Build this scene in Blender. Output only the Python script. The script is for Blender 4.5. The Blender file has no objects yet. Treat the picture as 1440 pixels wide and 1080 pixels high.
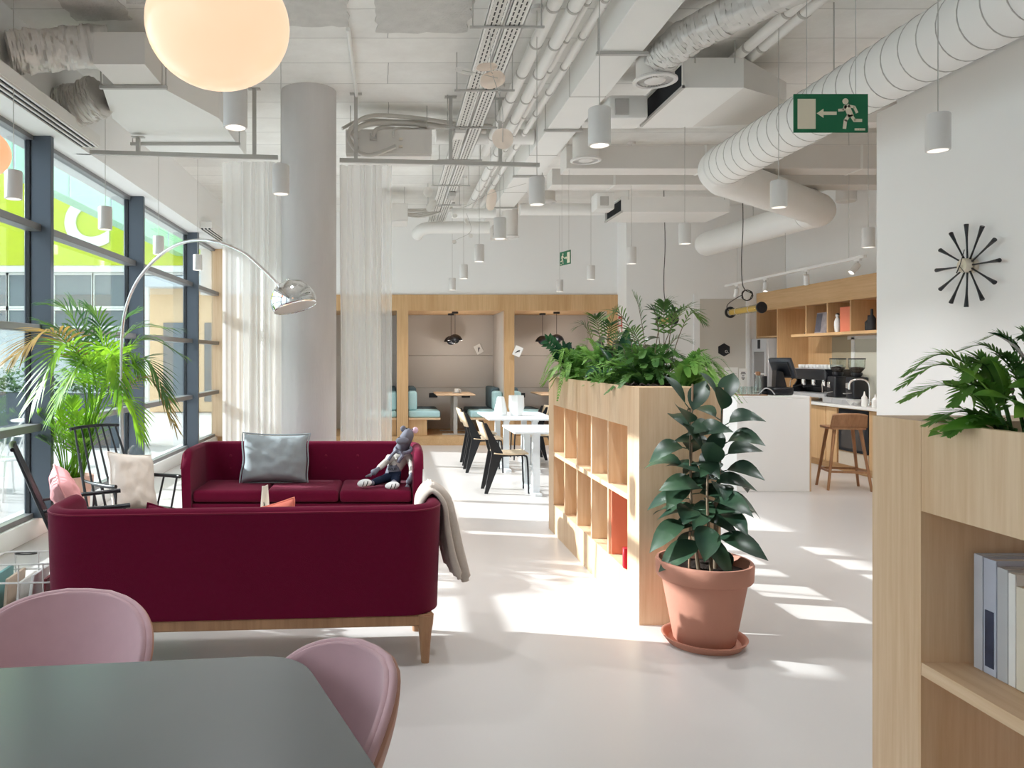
import bpy, bmesh, math, random
from mathutils import Vector, Matrix, Euler, noise
PI = math.pi
R = math.radians
scene = bpy.context.scene
COL = scene.collection

# ---------------------------------------------------------------- geometry
F, CX, CY, EYE = 1060.0, 548.0, 503.0, 1.58


def at(px, py, y):
    """Room point at depth y metres seen from the eye at this picture position."""
    return Vector(((px - CX) / F * y, y, EYE - (py - CY) / F * y))


class MB:
    """Collects shapes and links them as one mesh object."""

    def __init__(self):
        self.v, self.f = [], []

    def add(self, vs, fs):
        b = len(self.v)
        self.v.extend(Vector(p) for p in vs)
        self.f.extend(tuple(i + b for i in q) for q in fs)
        return self

    def join(self, other, m=None):
        return self.add([m @ p for p in other.v] if m else other.v, other.f)

    def xf(self, m):
        self.v = [m @ p for p in self.v]
        return self

    def box(self, x0, y0, z0, x1, y1, z1, bevel=0.0, seg=2, m=None):
        if bevel <= 0:
            vs = [(x0, y0, z0), (x1, y0, z0), (x1, y1, z0), (x0, y1, z0),
                  (x0, y0, z1), (x1, y0, z1), (x1, y1, z1), (x0, y1, z1)]
            fs = [(0, 3, 2, 1), (4, 5, 6, 7), (0, 1, 5, 4), (1, 2, 6, 5), (2, 3, 7, 6), (3, 0, 4, 7)]
        else:
            bm = bmesh.new()
            bmesh.ops.create_cube(bm, size=1.0)
            for p in bm.verts:
                p.co = Vector(((x0 + x1) / 2 + p.co.x * (x1 - x0), (y0 + y1) / 2 + p.co.y * (y1 - y0),
                               (z0 + z1) / 2 + p.co.z * (z1 - z0)))
            bmesh.ops.bevel(bm, geom=list(bm.edges), offset=bevel, segments=seg, affect='EDGES', profile=0.5)
            bm.verts.index_update()
            vs = [p.co.copy() for p in bm.verts]
            fs = [tuple(p.index for p in q.verts) for q in bm.faces]
            bm.free()
        if m:
            vs = [m @ Vector(p) for p in vs]
        return self.add(vs, fs)

    def bar(self, a, b, w, h, up=(0, 0, 1), bevel=0.0):
        """Rectangular bar from a to b."""
        a, b = Vector(a), Vector(b)
        d = b - a
        L = d.length
        y = d.normalized()
        u = Vector(up)
        if abs(y.dot(u)) > 0.99:
            u = Vector((1, 0, 0))
        x = y.cross(u).normalized()
        z = x.cross(y)
        m = Matrix((x, y, z)).transposed().to_4x4()
        m.translation = a
        return self.box(-w / 2, 0, -h / 2, w / 2, L, h / 2, bevel, 1, m)

    def tube(self, pts, r, n=8, cap=True, closed=False):
        pts = [Vector(p) for p in pts]
        k = len(pts)
        rs = r if isinstance(r, (list, tuple)) else [r] * k
        t0 = (pts[1] - pts[0]).normalized()
        u = Vector((0, 0, 1)) if abs(t0.z) < 0.9 else Vector((1, 0, 0))
        nx = t0.cross(u).normalized()
        vs, fs = [], []
        for i, p in enumerate(pts):
            if closed:
                t = (pts[(i + 1) % k] - pts[i - 1]).normalized()
            else:
                t = (pts[min(i + 1, k - 1)] - pts[max(i - 1, 0)]).normalized()
            nx = (nx - t * nx.dot(t)).normalized()
            ny = t.cross(nx)
            for j in range(n):
                a = 2 * PI * j / n
                vs.append(p + (nx * math.cos(a) + ny * math.sin(a)) * rs[i])
        for i in range(k if closed else k - 1):
            a0, b0 = i * n, ((i + 1) % k) * n
            for j in range(n):
                fs.append((a0 + j, a0 + (j + 1) % n, b0 + (j + 1) % n, b0 + j))
        if cap and not closed:
            fs.append(tuple(range(n - 1, -1, -1)))
            fs.append(tuple((k - 1) * n + j for j in range(n)))
        return self.add(vs, fs)

    def lathe(self, prof, n=32, m=None, cap=False):
        vs, fs = [], []
        for (r, z) in prof:
            for j in range(n):
                a = 2 * PI * j / n
                vs.append(Vector((r * math.cos(a), r * math.sin(a), z)))
        for i in range(len(prof) - 1):
            for j in range(n):
                fs.append((i * n + j, i * n + (j + 1) % n, (i + 1) * n + (j + 1) % n, (i + 1) * n + j))
        if cap:
            fs.append(tuple(range(n - 1, -1, -1)))
            k = len(prof) - 1
            fs.append(tuple(k * n + j for j in range(n)))
        if m:
            vs = [m @ p for p in vs]
        return self.add(vs, fs)

    def prism(self, poly, z0, z1, m=None):
        n = len(poly)
        vs = [Vector((p[0], p[1], z0)) for p in poly] + [Vector((p[0], p[1], z1)) for p in poly]
        fs = [tuple(range(n - 1, -1, -1)), tuple(range(n, 2 * n))]
        fs += [(i, (i + 1) % n, n + (i + 1) % n, n + i) for i in range(n)]
        if m:
            vs = [m @ p for p in vs]
        return self.add(vs, fs)

    def grid(self, fn, nu, nv, wrap_u=False):
        vs, fs = [], []
        cu = nu if wrap_u else nu + 1
        for j in range(nv + 1):
            for i in range(cu):
                vs.append(Vector(fn(i / nu, j / nv)))
        for j in range(nv):
            for i in range(nu):
                i2 = (i + 1) % cu
                fs.append((j * cu + i, j * cu + i2, (j + 1) * cu + i2, (j + 1) * cu + i))
        return self.add(vs, fs)

    def ball(self, c, r, n=16, m=10):
        c = Vector(c)
        rr = Vector(r) if not isinstance(r, (int, float)) else Vector((r, r, r))
        def fn(u, v):
            a, b = 2 * PI * u, PI * (v - .5) * 0.999
            return c + Vector((rr.x * math.cos(a) * math.cos(b), rr.y * math.sin(a) * math.cos(b), rr.z * math.sin(b)))
        return self.grid(fn, n, m, True)

    def build(self, name, mat, parent=None, smooth=38, solid=0.0, subsurf=0):
        me = bpy.data.meshes.new(name)
        me.from_pydata([tuple(p) for p in self.v], [], self.f)
        me.update()
        if mat:
            me.materials.append(mat)
        if smooth:
            me.polygons.foreach_set('use_smooth', [True] * len(me.polygons))
            me.set_sharp_from_angle(angle=R(smooth))
        o = bpy.data.objects.new(name, me)
        COL.objects.link(o)
        if parent:
            o.parent = parent
        if solid:
            s = o.modifiers.new('thickness', 'SOLIDIFY')
            s.thickness = solid
            s.offset = 0
        if subsurf:
            s = o.modifiers.new('smooth', 'SUBSURF')
            s.levels = s.render_levels = subsurf
        return o


def tag(o, label, cat, group=None, kind=None):
    if label:
        o['label'] = label
    if cat:
        o['category'] = cat
    if group:
        o['group'] = group
    if kind:
        o['kind'] = kind
    return o


def thing(name, label, cat, loc=(0, 0, 0), rz=0.0, group=None):
    o = bpy.data.objects.new(name, None)
    o.empty_display_size = 0.1
    COL.objects.link(o)
    o.location = loc
    o.rotation_euler = (0, 0, rz)
    return tag(o, label, cat, group)


def structure(o):
    o['kind'] = 'structure'
    return o


def dup(root, loc=None, rz=None, label=None, group=None):
    def cp(o, par):
        c = o.copy()
        COL.objects.link(c)
        if par:
            c.parent = par
        for ch in kids.get(o.name, []):
            cp(ch, c)
        return c
    kids = {}
    stack = [root]
    while stack:
        o = stack.pop()
        kids[o.name] = list(o.children)
        stack.extend(o.children)
    r = cp(root, None)
    if loc is not None:
        r.location = loc
    if rz is not None:
        r.rotation_euler = (0, 0, rz)
    if label:
        r['label'] = label
    if group:
        r['group'] = group
    return r


def letters(name, body, size, mat, parent=None, m=None, depth=0.002, bold=0.0, align='CENTER'):
    """Flat raised lettering as a mesh; text lies in local XY, m places it."""
    cu = bpy.data.curves.new(name, 'FONT')
    cu.body = body
    cu.size = size
    cu.extrude = depth
    cu.offset = bold
    cu.align_x = align
    cu.align_y = 'CENTER'
    tmp = bpy.data.objects.new('tmp_text', cu)
    COL.objects.link(tmp)
    dg = bpy.context.evaluated_depsgraph_get()
    me = bpy.data.meshes.new_from_object(tmp.evaluated_get(dg))
    bpy.data.objects.remove(tmp)
    if m:
        me.transform(m)
    me.materials.clear()
    me.materials.append(mat)
    o = bpy.data.objects.new(name, me)
    COL.objects.link(o)
    if parent:
        o.parent = parent
    return o


def frame_m(origin, x, y):
    """Matrix whose local X, Y axes are x, y."""
    x, y = Vector(x).normalized(), Vector(y).normalized()
    z = x.cross(y).normalized()
    m = Matrix((x, y, z)).transposed().to_4x4()
    m.translation = Vector(origin)
    return m


def arc(c, r, a0, a1, n, plane='xy'):
    out = []
    for i in range(n + 1):
        a = a0 + (a1 - a0) * i / n
        p = (r * math.cos(a), r * math.sin(a))
        out.append({'xy': (c[0] + p[0], c[1] + p[1], c[2]), 'xz': (c[0] + p[0], c[1], c[2] + p[1]),
                    'yz': (c[0], c[1] + p[0], c[2] + p[1])}[plane])
    return out


def rounded_poly(pts, rad, n=6):
    """2D polygon with rounded corners."""
    out = []
    k = len(pts)
    rads = rad if isinstance(rad, (list, tuple)) else [rad] * k
    for i in range(k):
        p = Vector(pts[i])
        a = (Vector(pts[i - 1]) - p)
        b = (Vector(pts[(i + 1) % k]) - p)
        r = min(rads[i], a.length * .49, b.length * .49)
        if r < 1e-4:
            out.append(p)
            continue
        A, B = p + a.normalized() * r, p + b.normalized() * r
        for j in range(n + 1):
            t = j / n
            out.append(A * (1 - t) ** 2 + p * 2 * t * (1 - t) + B * t * t)
    return out


def bez(p, n=12):
    """Smooth Catmull-Rom path through points."""
    p = [Vector(q) for q in p]
    q = [p[0] * 2 - p[1]] + p + [p[-1] * 2 - p[-2]]
    out = []
    for i in range(1, len(q) - 2):
        for j in range(n):
            t = j / n
            a, b, c, d = q[i - 1], q[i], q[i + 1], q[i + 2]
            out.append(0.5 * ((2 * b) + (c - a) * t + (2 * a - 5 * b + 4 * c - d) * t * t + (3 * b - a - 3 * c + d) * t ** 3))
    out.append(p[-1])
    return out


# ---------------------------------------------------------------- materials
def srgb(r, g, b):
    def c(x):
        x /= 255.0
        return x / 12.92 if x <= 0.04045 else ((x + 0.055) / 1.055) ** 2.4
    return (c(r), c(g), c(b), 1.0)


def new_mat(name):
    m = bpy.data.materials.new(name)
    m.use_nodes = True
    nt = m.node_tree
    return m, nt, nt.nodes['Principled BSDF']


def _set(b, rough=0.5, metal=0.0, spec=0.5, coat=0.0, sheen=0.0):
    b.inputs['Roughness'].default_value = rough
    b.inputs['Metallic'].default_value = metal
    b.inputs['Specular IOR Level'].default_value = spec
    b.inputs['Coat Weight'].default_value = coat
    b.inputs['Sheen Weight'].default_value = sheen


def plain(name, col, rough=0.5, metal=0.0, spec=0.5, var=0.06, scale=6.0, bump=0.0, bscale=60.0, sheen=0.0, coat=0.0, stretch=None):
    """Colour with gentle procedural variation and optional fine bump."""
    m, nt, b = new_mat(name)
    _set(b, rough, metal, spec, coat, sheen)
    tc = nt.nodes.new('ShaderNodeTexCoord')
    mp = nt.nodes.new('ShaderNodeMapping')
    nt.links.new(tc.outputs['Object'], mp.inputs['Vector'])
    if stretch:
        mp.inputs['Scale'].default_value = stretch
    n = nt.nodes.new('ShaderNodeTexNoise')
    n.inputs['Scale'].default_value = scale
    n.inputs['Detail'].default_value = 4
    nt.links.new(mp.outputs['Vector'], n.inputs['Vector'])
    mx = nt.nodes.new('ShaderNodeMix')
    mx.data_type = 'RGBA'
    c = Vector(col[:3])
    mx.inputs['A'].default_value = (*(c * (1 - var)), 1)
    mx.inputs['B'].default_value = (*[min(1, x) for x in c * (1 + var)], 1)
    nt.links.new(n.outputs['Fac'], mx.inputs['Factor'])
    nt.links.new(mx.outputs['Result'], b.inputs['Base Color'])
    if bump:
        n2 = nt.nodes.new('ShaderNodeTexNoise')
        n2.inputs['Scale'].default_value = bscale
        n2.inputs['Detail'].default_value = 3
        nt.links.new(mp.outputs['Vector'], n2.inputs['Vector'])
        bp = nt.nodes.new('ShaderNodeBump')
        bp.inputs['Strength'].default_value = bump
        bp.inputs['Distance'].default_value = 0.01
        nt.links.new(n2.outputs['Fac'], bp.inputs['Height'])
        nt.links.new(bp.outputs['Normal'], b.inputs['Normal'])
    return m


def wood(name, c1, c2, grain='Z', rough=0.45, scale=1.0, boards=0.0):
    """Oak veneer: long fine grain along one axis."""
    m, nt, b = new_mat(name)
    _set(b, rough, 0, 0.35)
    tc = nt.nodes.new('ShaderNodeTexCoord')
    mp = nt.nodes.new('ShaderNodeMapping')
    s = {'X': (1.2, 26, 26), 'Y': (26, 1.2, 26), 'Z': (26, 26, 1.2)}[grain]
    mp.inputs['Scale'].default_value = tuple(x * scale for x in s)
    nt.links.new(tc.outputs['Object'], mp.inputs['Vector'])
    n = nt.nodes.new('ShaderNodeTexNoise')
    n.inputs['Scale'].default_value = 1.6
    n.inputs['Detail'].default_value = 6
    n.inputs['Roughness'].default_value = 0.62
    nt.links.new(mp.outputs['Vector'], n.inputs['Vector'])
    n2 = nt.nodes.new('ShaderNodeTexNoise')
    n2.inputs['Scale'].default_value = 0.16
    n2.inputs['Detail'].default_value = 2
    nt.links.new(mp.outputs['Vector'], n2.inputs['Vector'])
    ad = nt.nodes.new('ShaderNodeMath')
    ad.operation = 'ADD'
    nt.links.new(n.outputs['Fac'], ad.inputs[0])
    nt.links.new(n2.outputs['Fac'], ad.inputs[1])
    rp = nt.nodes.new('ShaderNodeMapRange')
    rp.inputs['From Min'].default_value = 0.72
    rp.inputs['From Max'].default_value = 1.3
    nt.links.new(ad.outputs[0], rp.inputs['Value'])
    mx = nt.nodes.new('ShaderNodeMix')
    mx.data_type = 'RGBA'
    mx.inputs['A'].default_value = c1
    mx.inputs['B'].default_value = c2
    nt.links.new(rp.outputs['Result'], mx.inputs['Factor'])
    nt.links.new(mx.outputs['Result'], b.inputs['Base Color'])
    bp = nt.nodes.new('ShaderNodeBump')
    bp.inputs['Strength'].default_value = 0.08
    bp.inputs['Distance'].default_value = 0.004
    nt.links.new(n.outputs['Fac'], bp.inputs['Height'])
    nt.links.new(bp.outputs['Normal'], b.inputs['Normal'])
    return m


def leafy(name, c1, c2, rough=0.4, trans=0.35, scale=9.0, spec=0.4):
    m, nt, b = new_mat(name)
    _set(b, rough, 0, spec)
    tc = nt.nodes.new('ShaderNodeTexCoord')
    n = nt.nodes.new('ShaderNodeTexNoise')
    n.inputs['Scale'].default_value = scale
    n.inputs['Detail'].default_value = 2
    nt.links.new(tc.outputs['Object'], n.inputs['Vector'])
    rp = nt.nodes.new('ShaderNodeMapRange')
    rp.inputs['From Min'].default_value = 0.35
    rp.inputs['From Max'].default_value = 0.65
    nt.links.new(n.outputs['Fac'], rp.inputs['Value'])
    mx = nt.nodes.new('ShaderNodeMix')
    mx.data_type = 'RGBA'
    mx.inputs['A'].default_value = c1
    mx.inputs['B'].default_value = c2
    nt.links.new(rp.outputs['Result'], mx.inputs['Factor'])
    nt.links.new(mx.outputs['Result'], b.inputs['Base Color'])
    if trans:
        t = nt.nodes.new('ShaderNodeBsdfTranslucent')
        nt.links.new(mx.outputs['Result'], t.inputs['Color'])
        ms = nt.nodes.new('ShaderNodeMixShader')
        ms.inputs[0].default_value = trans
        nt.links.new(b.outputs[0], ms.inputs[1])
        nt.links.new(t.outputs[0], ms.inputs[2])
        nt.links.new(ms.outputs[0], nt.nodes['Material Output'].inputs['Surface'])
    return m


def glow(name, col, strength):
    m, nt, b = new_mat(name)
    b.inputs['Base Color'].default_value = col
    b.inputs['Emission Color'].default_value = col
    b.inputs['Emission Strength'].default_value = strength
    return m


def pane(name, tint=(0.94, 0.97, 0.97, 1), refl=0.06):
    """Thin glazing: lets light straight through and mirrors a little."""
    m = bpy.data.materials.new(name)
    m.use_nodes = True
    nt = m.node_tree
    nt.nodes.remove(nt.nodes['Principled BSDF'])
    t = nt.nodes.new('ShaderNodeBsdfTransparent')
    t.inputs['Color'].default_value = tint
    g = nt.nodes.new('ShaderNodeBsdfGlossy')
    g.inputs['Roughness'].default_value = 0.0
    lw = nt.nodes.new('ShaderNodeLayerWeight')
    lw.inputs['Blend'].default_value = 0.12
    mr = nt.nodes.new('ShaderNodeMapRange')
    mr.inputs['To Min'].default_value = refl * 0.5
    mr.inputs['To Max'].default_value = 0.5
    nt.links.new(lw.outputs['Fresnel'], mr.inputs['Value'])
    ms = nt.nodes.new('ShaderNodeMixShader')
    nt.links.new(mr.outputs['Result'], ms.inputs[0])
    nt.links.new(t.outputs[0], ms.inputs[1])
    nt.links.new(g.outputs[0], ms.inputs[2])
    nt.links.new(ms.outputs[0], nt.nodes['Material Output'].inputs['Surface'])
    return m


def sheer(name, col, see=0.45):
    """Open-weave voile: part clear, part diffuse, part glowing through."""
    m, nt, b = new_mat(name)
    b.inputs['Base Color'].default_value = col
    _set(b, 0.9, 0, 0.1)
    tl = nt.nodes.new('ShaderNodeBsdfTranslucent')
    tl.inputs['Color'].default_value = col
    tr = nt.nodes.new('ShaderNodeBsdfTransparent')
    a = nt.nodes.new('ShaderNodeMixShader')
    a.inputs[0].default_value = 0.5
    c = nt.nodes.new('ShaderNodeMixShader')
    c.inputs[0].default_value = see
    nt.links.new(b.outputs[0], a.inputs[1])
    nt.links.new(tl.outputs[0], a.inputs[2])
    nt.links.new(a.outputs[0], c.inputs[1])
    nt.links.new(tr.outputs[0], c.inputs[2])
    nt.links.new(c.outputs[0], nt.nodes['Material Output'].inputs['Surface'])
    return m


def slab_concrete(name, col, dark):
    """Painted board-marked concrete: boards across X, rough patches, joints."""
    m, nt, b = new_mat(name)
    _set(b, 0.75, 0, 0.25)
    tc = nt.nodes.new('ShaderNodeTexCoord')
    br = nt.nodes.new('ShaderNodeTexBrick')
    br.inputs['Scale'].default_value = 1.0
    br.inputs['Brick Width'].default_value = 40.0
    br.inputs['Row Height'].default_value = 0.52
    br.inputs['Mortar Size'].default_value = 0.004
    br.inputs['Mortar Smooth'].default_value = 0.3
    br.inputs['Color1'].default_value = (1, 1, 1, 1)
    br.inputs['Color2'].default_value = (0.93, 0.93, 0.93, 1)
    br.inputs['Mortar'].default_value = (0.45, 0.45, 0.45, 1)
    nw = nt.nodes.new('ShaderNodeTexNoise')
    nw.inputs['Scale'].default_value = 2.5
    nt.links.new(tc.outputs['Object'], nw.inputs['Vector'])
    va = nt.nodes.new('ShaderNodeVectorMath')
    va.operation = 'MULTIPLY_ADD'
    va.inputs[1].default_value = (0.03, 0.03, 0)
    nt.links.new(nw.outputs['Color'], va.inputs[0])
    nt.links.new(tc.outputs['Object'], va.inputs[2])
    nt.links.new(va.outputs[0], br.inputs['Vector'])
    n = nt.nodes.new('ShaderNodeTexNoise')
    n.inputs['Scale'].default_value = 0.9
    n.inputs['Detail'].default_value = 8
    n.inputs['Roughness'].default_value = 0.7
    nt.links.new(tc.outputs['Object'], n.inputs['Vector'])
    rp = nt.nodes.new('ShaderNodeMapRange')
    rp.inputs['From Min'].default_value = 0.38
    rp.inputs['From Max'].default_value = 0.62
    nt.links.new(n.outputs['Fac'], rp.inputs['Value'])
    mx = nt.nodes.new('ShaderNodeMix')
    mx.data_type = 'RGBA'
    mx.inputs['A'].default_value = dark
    mx.inputs['B'].default_value = col
    nt.links.new(rp.outputs['Result'], mx.inputs['Factor'])
    mu = nt.nodes.new('ShaderNodeMix')
    mu.data_type = 'RGBA'
    mu.blend_type = 'MULTIPLY'
    mu.inputs['Factor'].default_value = 1.0
    nt.links.new(mx.outputs['Result'], mu.inputs['A'])
    nt.links.new(br.outputs['Color'], mu.inputs['B'])
    nt.links.new(mu.outputs['Result'], b.inputs['Base Color'])
    n3 = nt.nodes.new('ShaderNodeTexNoise')
    n3.inputs['Scale'].default_value = 30
    n3.inputs['Detail'].default_value = 6
    nt.links.new(tc.outputs['Object'], n3.inputs['Vector'])
    bp = nt.nodes.new('ShaderNodeBump')
    bp.inputs['Strength'].default_value = 0.25
    bp.inputs['Distance'].default_value = 0.01
    nt.links.new(n3.outputs['Fac'], bp.inputs['Height'])
    nt.links.new(bp.outputs['Normal'], b.inputs['Normal'])
    return m


M = {}
M['floor'] = plain('resin_floor', srgb(197, 192, 189), 0.30, 0, 0.4, 0.03, 0.8)
M['white'] = plain('white_wall_paint', srgb(241, 241, 240), 0.8, 0, 0.2, 0.01, 2)
M['slab'] = slab_concrete('painted_slab', srgb(243, 242, 239), srgb(230, 228, 224))
M['concrete'] = plain('column_concrete', srgb(214, 211, 210), 0.75, 0, 0.25, 0.1, 3.0, 0.2, 25, stretch=(2, 2, 0.5))
M['duct'] = plain('painted_duct', srgb(236, 235, 232), 0.55, 0, 0.35, 0.03, 3)
M['duct_grey'] = plain('painted_duct_grey', srgb(222, 218, 213), 0.6, 0, 0.3, 0.03, 3)
M['foil'] = plain('painted_flexible_hose', srgb(214, 211, 207), 0.42, 0.25, 0.4, 0.1, 12, 0.5, 9)
M['black_void'] = plain('black_lining', srgb(38, 40, 44), 0.8, 0, 0.2, 0.1, 10)
M['rail'] = plain('grey_steel_rail', srgb(186, 184, 180), 0.5, 0.0, 0.4, 0.05, 8)
M['seam'] = plain('duct_seam_grey', srgb(188, 185, 181), 0.6, 0, 0.3, 0.05, 8)
M['cable_grey'] = plain('grey_cable', srgb(202, 198, 192), 0.5, 0, 0.4, 0.05, 12)
M['cable_dark'] = plain('dark_cable', srgb(60, 58, 56), 0.5, 0, 0.4, 0.05, 12)
M['pend'] = plain('white_lacquer', srgb(224, 221, 218), 0.35, 0, 0.5, 0.02, 5)
M['lamp_lens'] = glow('lamp_lens', (1, 0.95, 0.88, 1), 1.6)
M['slate'] = plain('slate_aluminium', srgb(88, 96, 106), 0.38, 0.3, 0.5, 0.05, 4)
M['gasket'] = plain('black_gasket', srgb(24, 27, 32), 0.6)
M['transom'] = plain('grey_aluminium', srgb(134, 134, 136), 0.38, 0.3, 0.5, 0.05, 4)
M['glass'] = pane('window_glass')
M['clear'] = pane('clear_glass', (0.93, 0.96, 0.95, 1), 0.12)
M['oak'] = wood('light_oak', srgb(228, 200, 168), srgb(206, 169, 131), 'Z')
M['oak_y'] = wood('light_oak_long', srgb(228, 200, 168), srgb(206, 169, 131), 'Y')
M['oak_x'] = wood('light_oak_wide', srgb(228, 200, 168), srgb(206, 169, 131), 'X')
M['oak_pale'] = wood('pale_oak', srgb(232, 213, 184), srgb(212, 185, 150), 'Z')
M['oak_dark'] = wood('golden_oak', srgb(216, 180, 136), srgb(194, 154, 108), 'Z')
M['oak_dark_y'] = wood('golden_oak_long', srgb(216, 180, 136), srgb(194, 154, 108), 'Y')
M['walnut'] = wood('smoked_oak', srgb(176, 134, 100), srgb(146, 106, 76), 'Z', 0.4)
M['red'] = plain('crimson_wool', srgb(97, 3, 40), 0.85, 0, 0.15, 0.1, 40, 0.12, 260, sheen=0.05)
M['red_seam'] = plain('crimson_piping', srgb(112, 14, 46), 0.8, 0, 0.15, 0.1, 40, sheen=0.15)
M['grey_linen'] = plain('grey_linen', srgb(150, 158, 162), 0.8, 0, 0.2, 0.06, 30, 0.15, 200)
M['blush_linen'] = plain('blush_linen', srgb(222, 160, 162), 0.85, 0, 0.15, 0.06, 20, 0.12, 150)
M['coral_linen'] = plain('coral_linen', srgb(226, 130, 112), 0.85, 0, 0.15, 0.06, 20, 0.12, 150)
M['cream_linen'] = plain('cream_linen', srgb(226, 216, 206), 0.85, 0, 0.15, 0.05, 20, 0.15, 150)
M['taupe_wool'] = plain('taupe_wool', srgb(186, 174, 164), 0.9, 0, 0.1, 0.08, 60, 0.2, 300, sheen=0.15)
M['pink_velvet'] = plain('pink_velvet', srgb(202, 164, 170), 0.8, 0, 0.2, 0.05, 20, sheen=0.25)
M['pink_shell'] = plain('blush_shell', srgb(188, 140, 122), 0.5, 0, 0.4, 0.03, 6)
M['tabletop'] = plain('dark_laminate', srgb(112, 114, 115), 0.24, 0, 0.9, 0.03, 3)
M['black'] = plain('black_lacquer', srgb(26, 28, 34), 0.35, 0, 0.5, 0.08, 8)
M['black_metal'] = plain('black_steel', srgb(40, 42, 46), 0.4, 0.4, 0.5, 0.08, 8)
M['chrome'] = plain('chrome', (0.86, 0.86, 0.86, 1), 0.06, 1.0, 0.5, 0.02, 3)
M['steel'] = plain('brushed_steel', srgb(200, 201, 204), 0.32, 0.45, 0.5, 0.05, 6)
M['marble'] = plain('white_marble', srgb(226, 220, 216), 0.3, 0, 0.5, 0.08, 5)
M['terracotta'] = plain('terracotta', srgb(184, 130, 111), 0.75, 0, 0.25, 0.07, 7, 0.1, 60)
M['terracotta_pale'] = plain('pale_terracotta', srgb(222, 178, 162), 0.75, 0, 0.25, 0.06, 7, 0.1, 60)
M['soil'] = plain('dark_soil', srgb(52, 44, 40), 0.95, 0, 0.1, 0.3, 40, 0.8, 60)
M['bark'] = plain('bark_chips', srgb(84, 74, 70), 0.9, 0, 0.15, 0.35, 18, 0.8, 40)
M['stem'] = plain('brown_stem', srgb(116, 100, 82), 0.7, 0, 0.3, 0.15, 20)
M['cane'] = plain('bamboo_cane', srgb(176, 142, 118), 0.6, 0, 0.3, 0.1, 12)
M['ficus'] = leafy('rubber_leaf', srgb(36, 60, 48), srgb(56, 80, 58), 0.36, 0.08, 7, 0.4)
M['palm'] = leafy('palm_leaf', srgb(96, 148, 44), srgb(150, 196, 52), 0.4, 0.5, 5)
M['palm_dark'] = leafy('palm_leaf_dark', srgb(52, 92, 56), srgb(104, 140, 58), 0.4, 0.4, 5)
M['fern'] = leafy('fern_leaf', srgb(100, 152, 68), srgb(148, 188, 98), 0.5, 0.4, 6)
M['fern_dark'] = leafy('fern_leaf_dark', srgb(66, 110, 56), srgb(108, 150, 72), 0.5, 0.35, 6)
M['zz'] = leafy('glossy_leaf', srgb(22, 58, 44), srgb(42, 86, 52), 0.25, 0.12, 8)
M['lily'] = leafy('lily_leaf', srgb(88, 146, 52), srgb(150, 194, 80), 0.28, 0.42, 4)
M['rubber_dark'] = leafy('bronze_leaf', srgb(48, 62, 44), srgb(76, 84, 58), 0.35, 0.15, 8)
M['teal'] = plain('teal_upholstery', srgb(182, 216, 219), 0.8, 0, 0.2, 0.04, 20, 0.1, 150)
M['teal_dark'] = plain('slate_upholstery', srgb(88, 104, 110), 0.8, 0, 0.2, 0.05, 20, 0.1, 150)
M['greige'] = plain('greige_panel', srgb(194, 189, 184), 0.8, 0, 0.2, 0.02, 3)
M['table_white'] = plain('white_laminate', srgb(226, 231, 234), 0.35, 0, 0.5, 0.02, 4)
M['ceramic'] = plain('white_ceramic', srgb(232, 232, 230), 0.3, 0, 0.5, 0.02, 5)
M['paper'] = plain('white_paper', srgb(236, 234, 230), 0.8, 0, 0.2, 0.02, 9)
M['ink'] = plain('black_ink', srgb(30, 30, 32), 0.7)
M['peach_paper'] = leafy('peach_paper', srgb(248, 232, 218), srgb(252, 240, 230), 0.8, 0.5, 2, 0.1)
M['white_paper'] = leafy('thin_white_paper', srgb(232, 230, 226), srgb(240, 238, 234), 0.8, 0.35, 2, 0.1)
M['globe'] = None
M['sign_green'] = plain('sign_green', srgb(14, 104, 66), 0.5, 0, 0.4, 0.03, 6)
M['sign_cream'] = plain('sign_cream', srgb(232, 220, 196), 0.5, 0, 0.3, 0.02, 6)
M['sign_red'] = plain('sign_red', srgb(190, 44, 40), 0.5, 0, 0.3, 0.03, 6)
M['mirror'] = plain('mirror_glass', srgb(196, 200, 190), 0.05, 0.9, 0.5, 0.02, 3)
M['salmon'] = plain('salmon_panel', srgb(222, 128, 100), 0.6, 0, 0.3, 0.03, 5)
M['gold'] = plain('gold_mesh', srgb(224, 184, 92), 0.35, 0.5, 0.5, 0.05, 20)
M['brass'] = plain('champagne_metal', srgb(226, 216, 200), 0.28, 0.6, 0.5, 0.05, 20)
M['door_paint'] = plain('greige_door_paint', srgb(206, 201, 192), 0.6, 0, 0.3, 0.02, 3)
# ---------------------------------------------------------------- the setting
CEIL = 4.22
WX = -3.16            # glass plane of the window wall
structure(MB().box(-3.4, -4, -0.12, 7.2, 15.4, 0).build('floor', M['floor']))
ce = structure(MB().box(-3.4, -4, CEIL, 7.2, 15.4, CEIL + .2).build('ceiling', M['slab']))
ROUGH = plain('rough_bare_concrete', srgb(204, 202, 198), .95, 0, .1, .16, 9, .9, 40)
rnd = random.Random(12)
for (x0, x1, y0, y1) in ((-.10, .62, 5.45, 6.10), (-1.0, -.32, 5.2, 5.98), (-2.45, -2.0, 5.2, 5.88), (2.6, 3.0, 4.6, 5.6), (-1.95, -1.1, 4.9, 5.6)):
    pl = []
    for (a, b) in (((x0, y0), (x1, y0)), ((x1, y0), (x1, y1)), ((x1, y1), (x0, y1)), ((x0, y1), (x0, y0))):
        for q in range(9):
            pl.append((a[0] + (b[0] - a[0]) * q / 9 + rnd.uniform(-.018, .018), a[1] + (b[1] - a[1]) * q / 9 + rnd.uniform(-.018, .018)))
    MB().prism(pl, CEIL - .012, CEIL + .002).build('rough_patch', ROUGH, ce)
structure(MB().box(-3.4, -4, 0, -3.10, 13.6, 0.17, 0.008).build('baseboard_left', M['white']))
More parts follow.
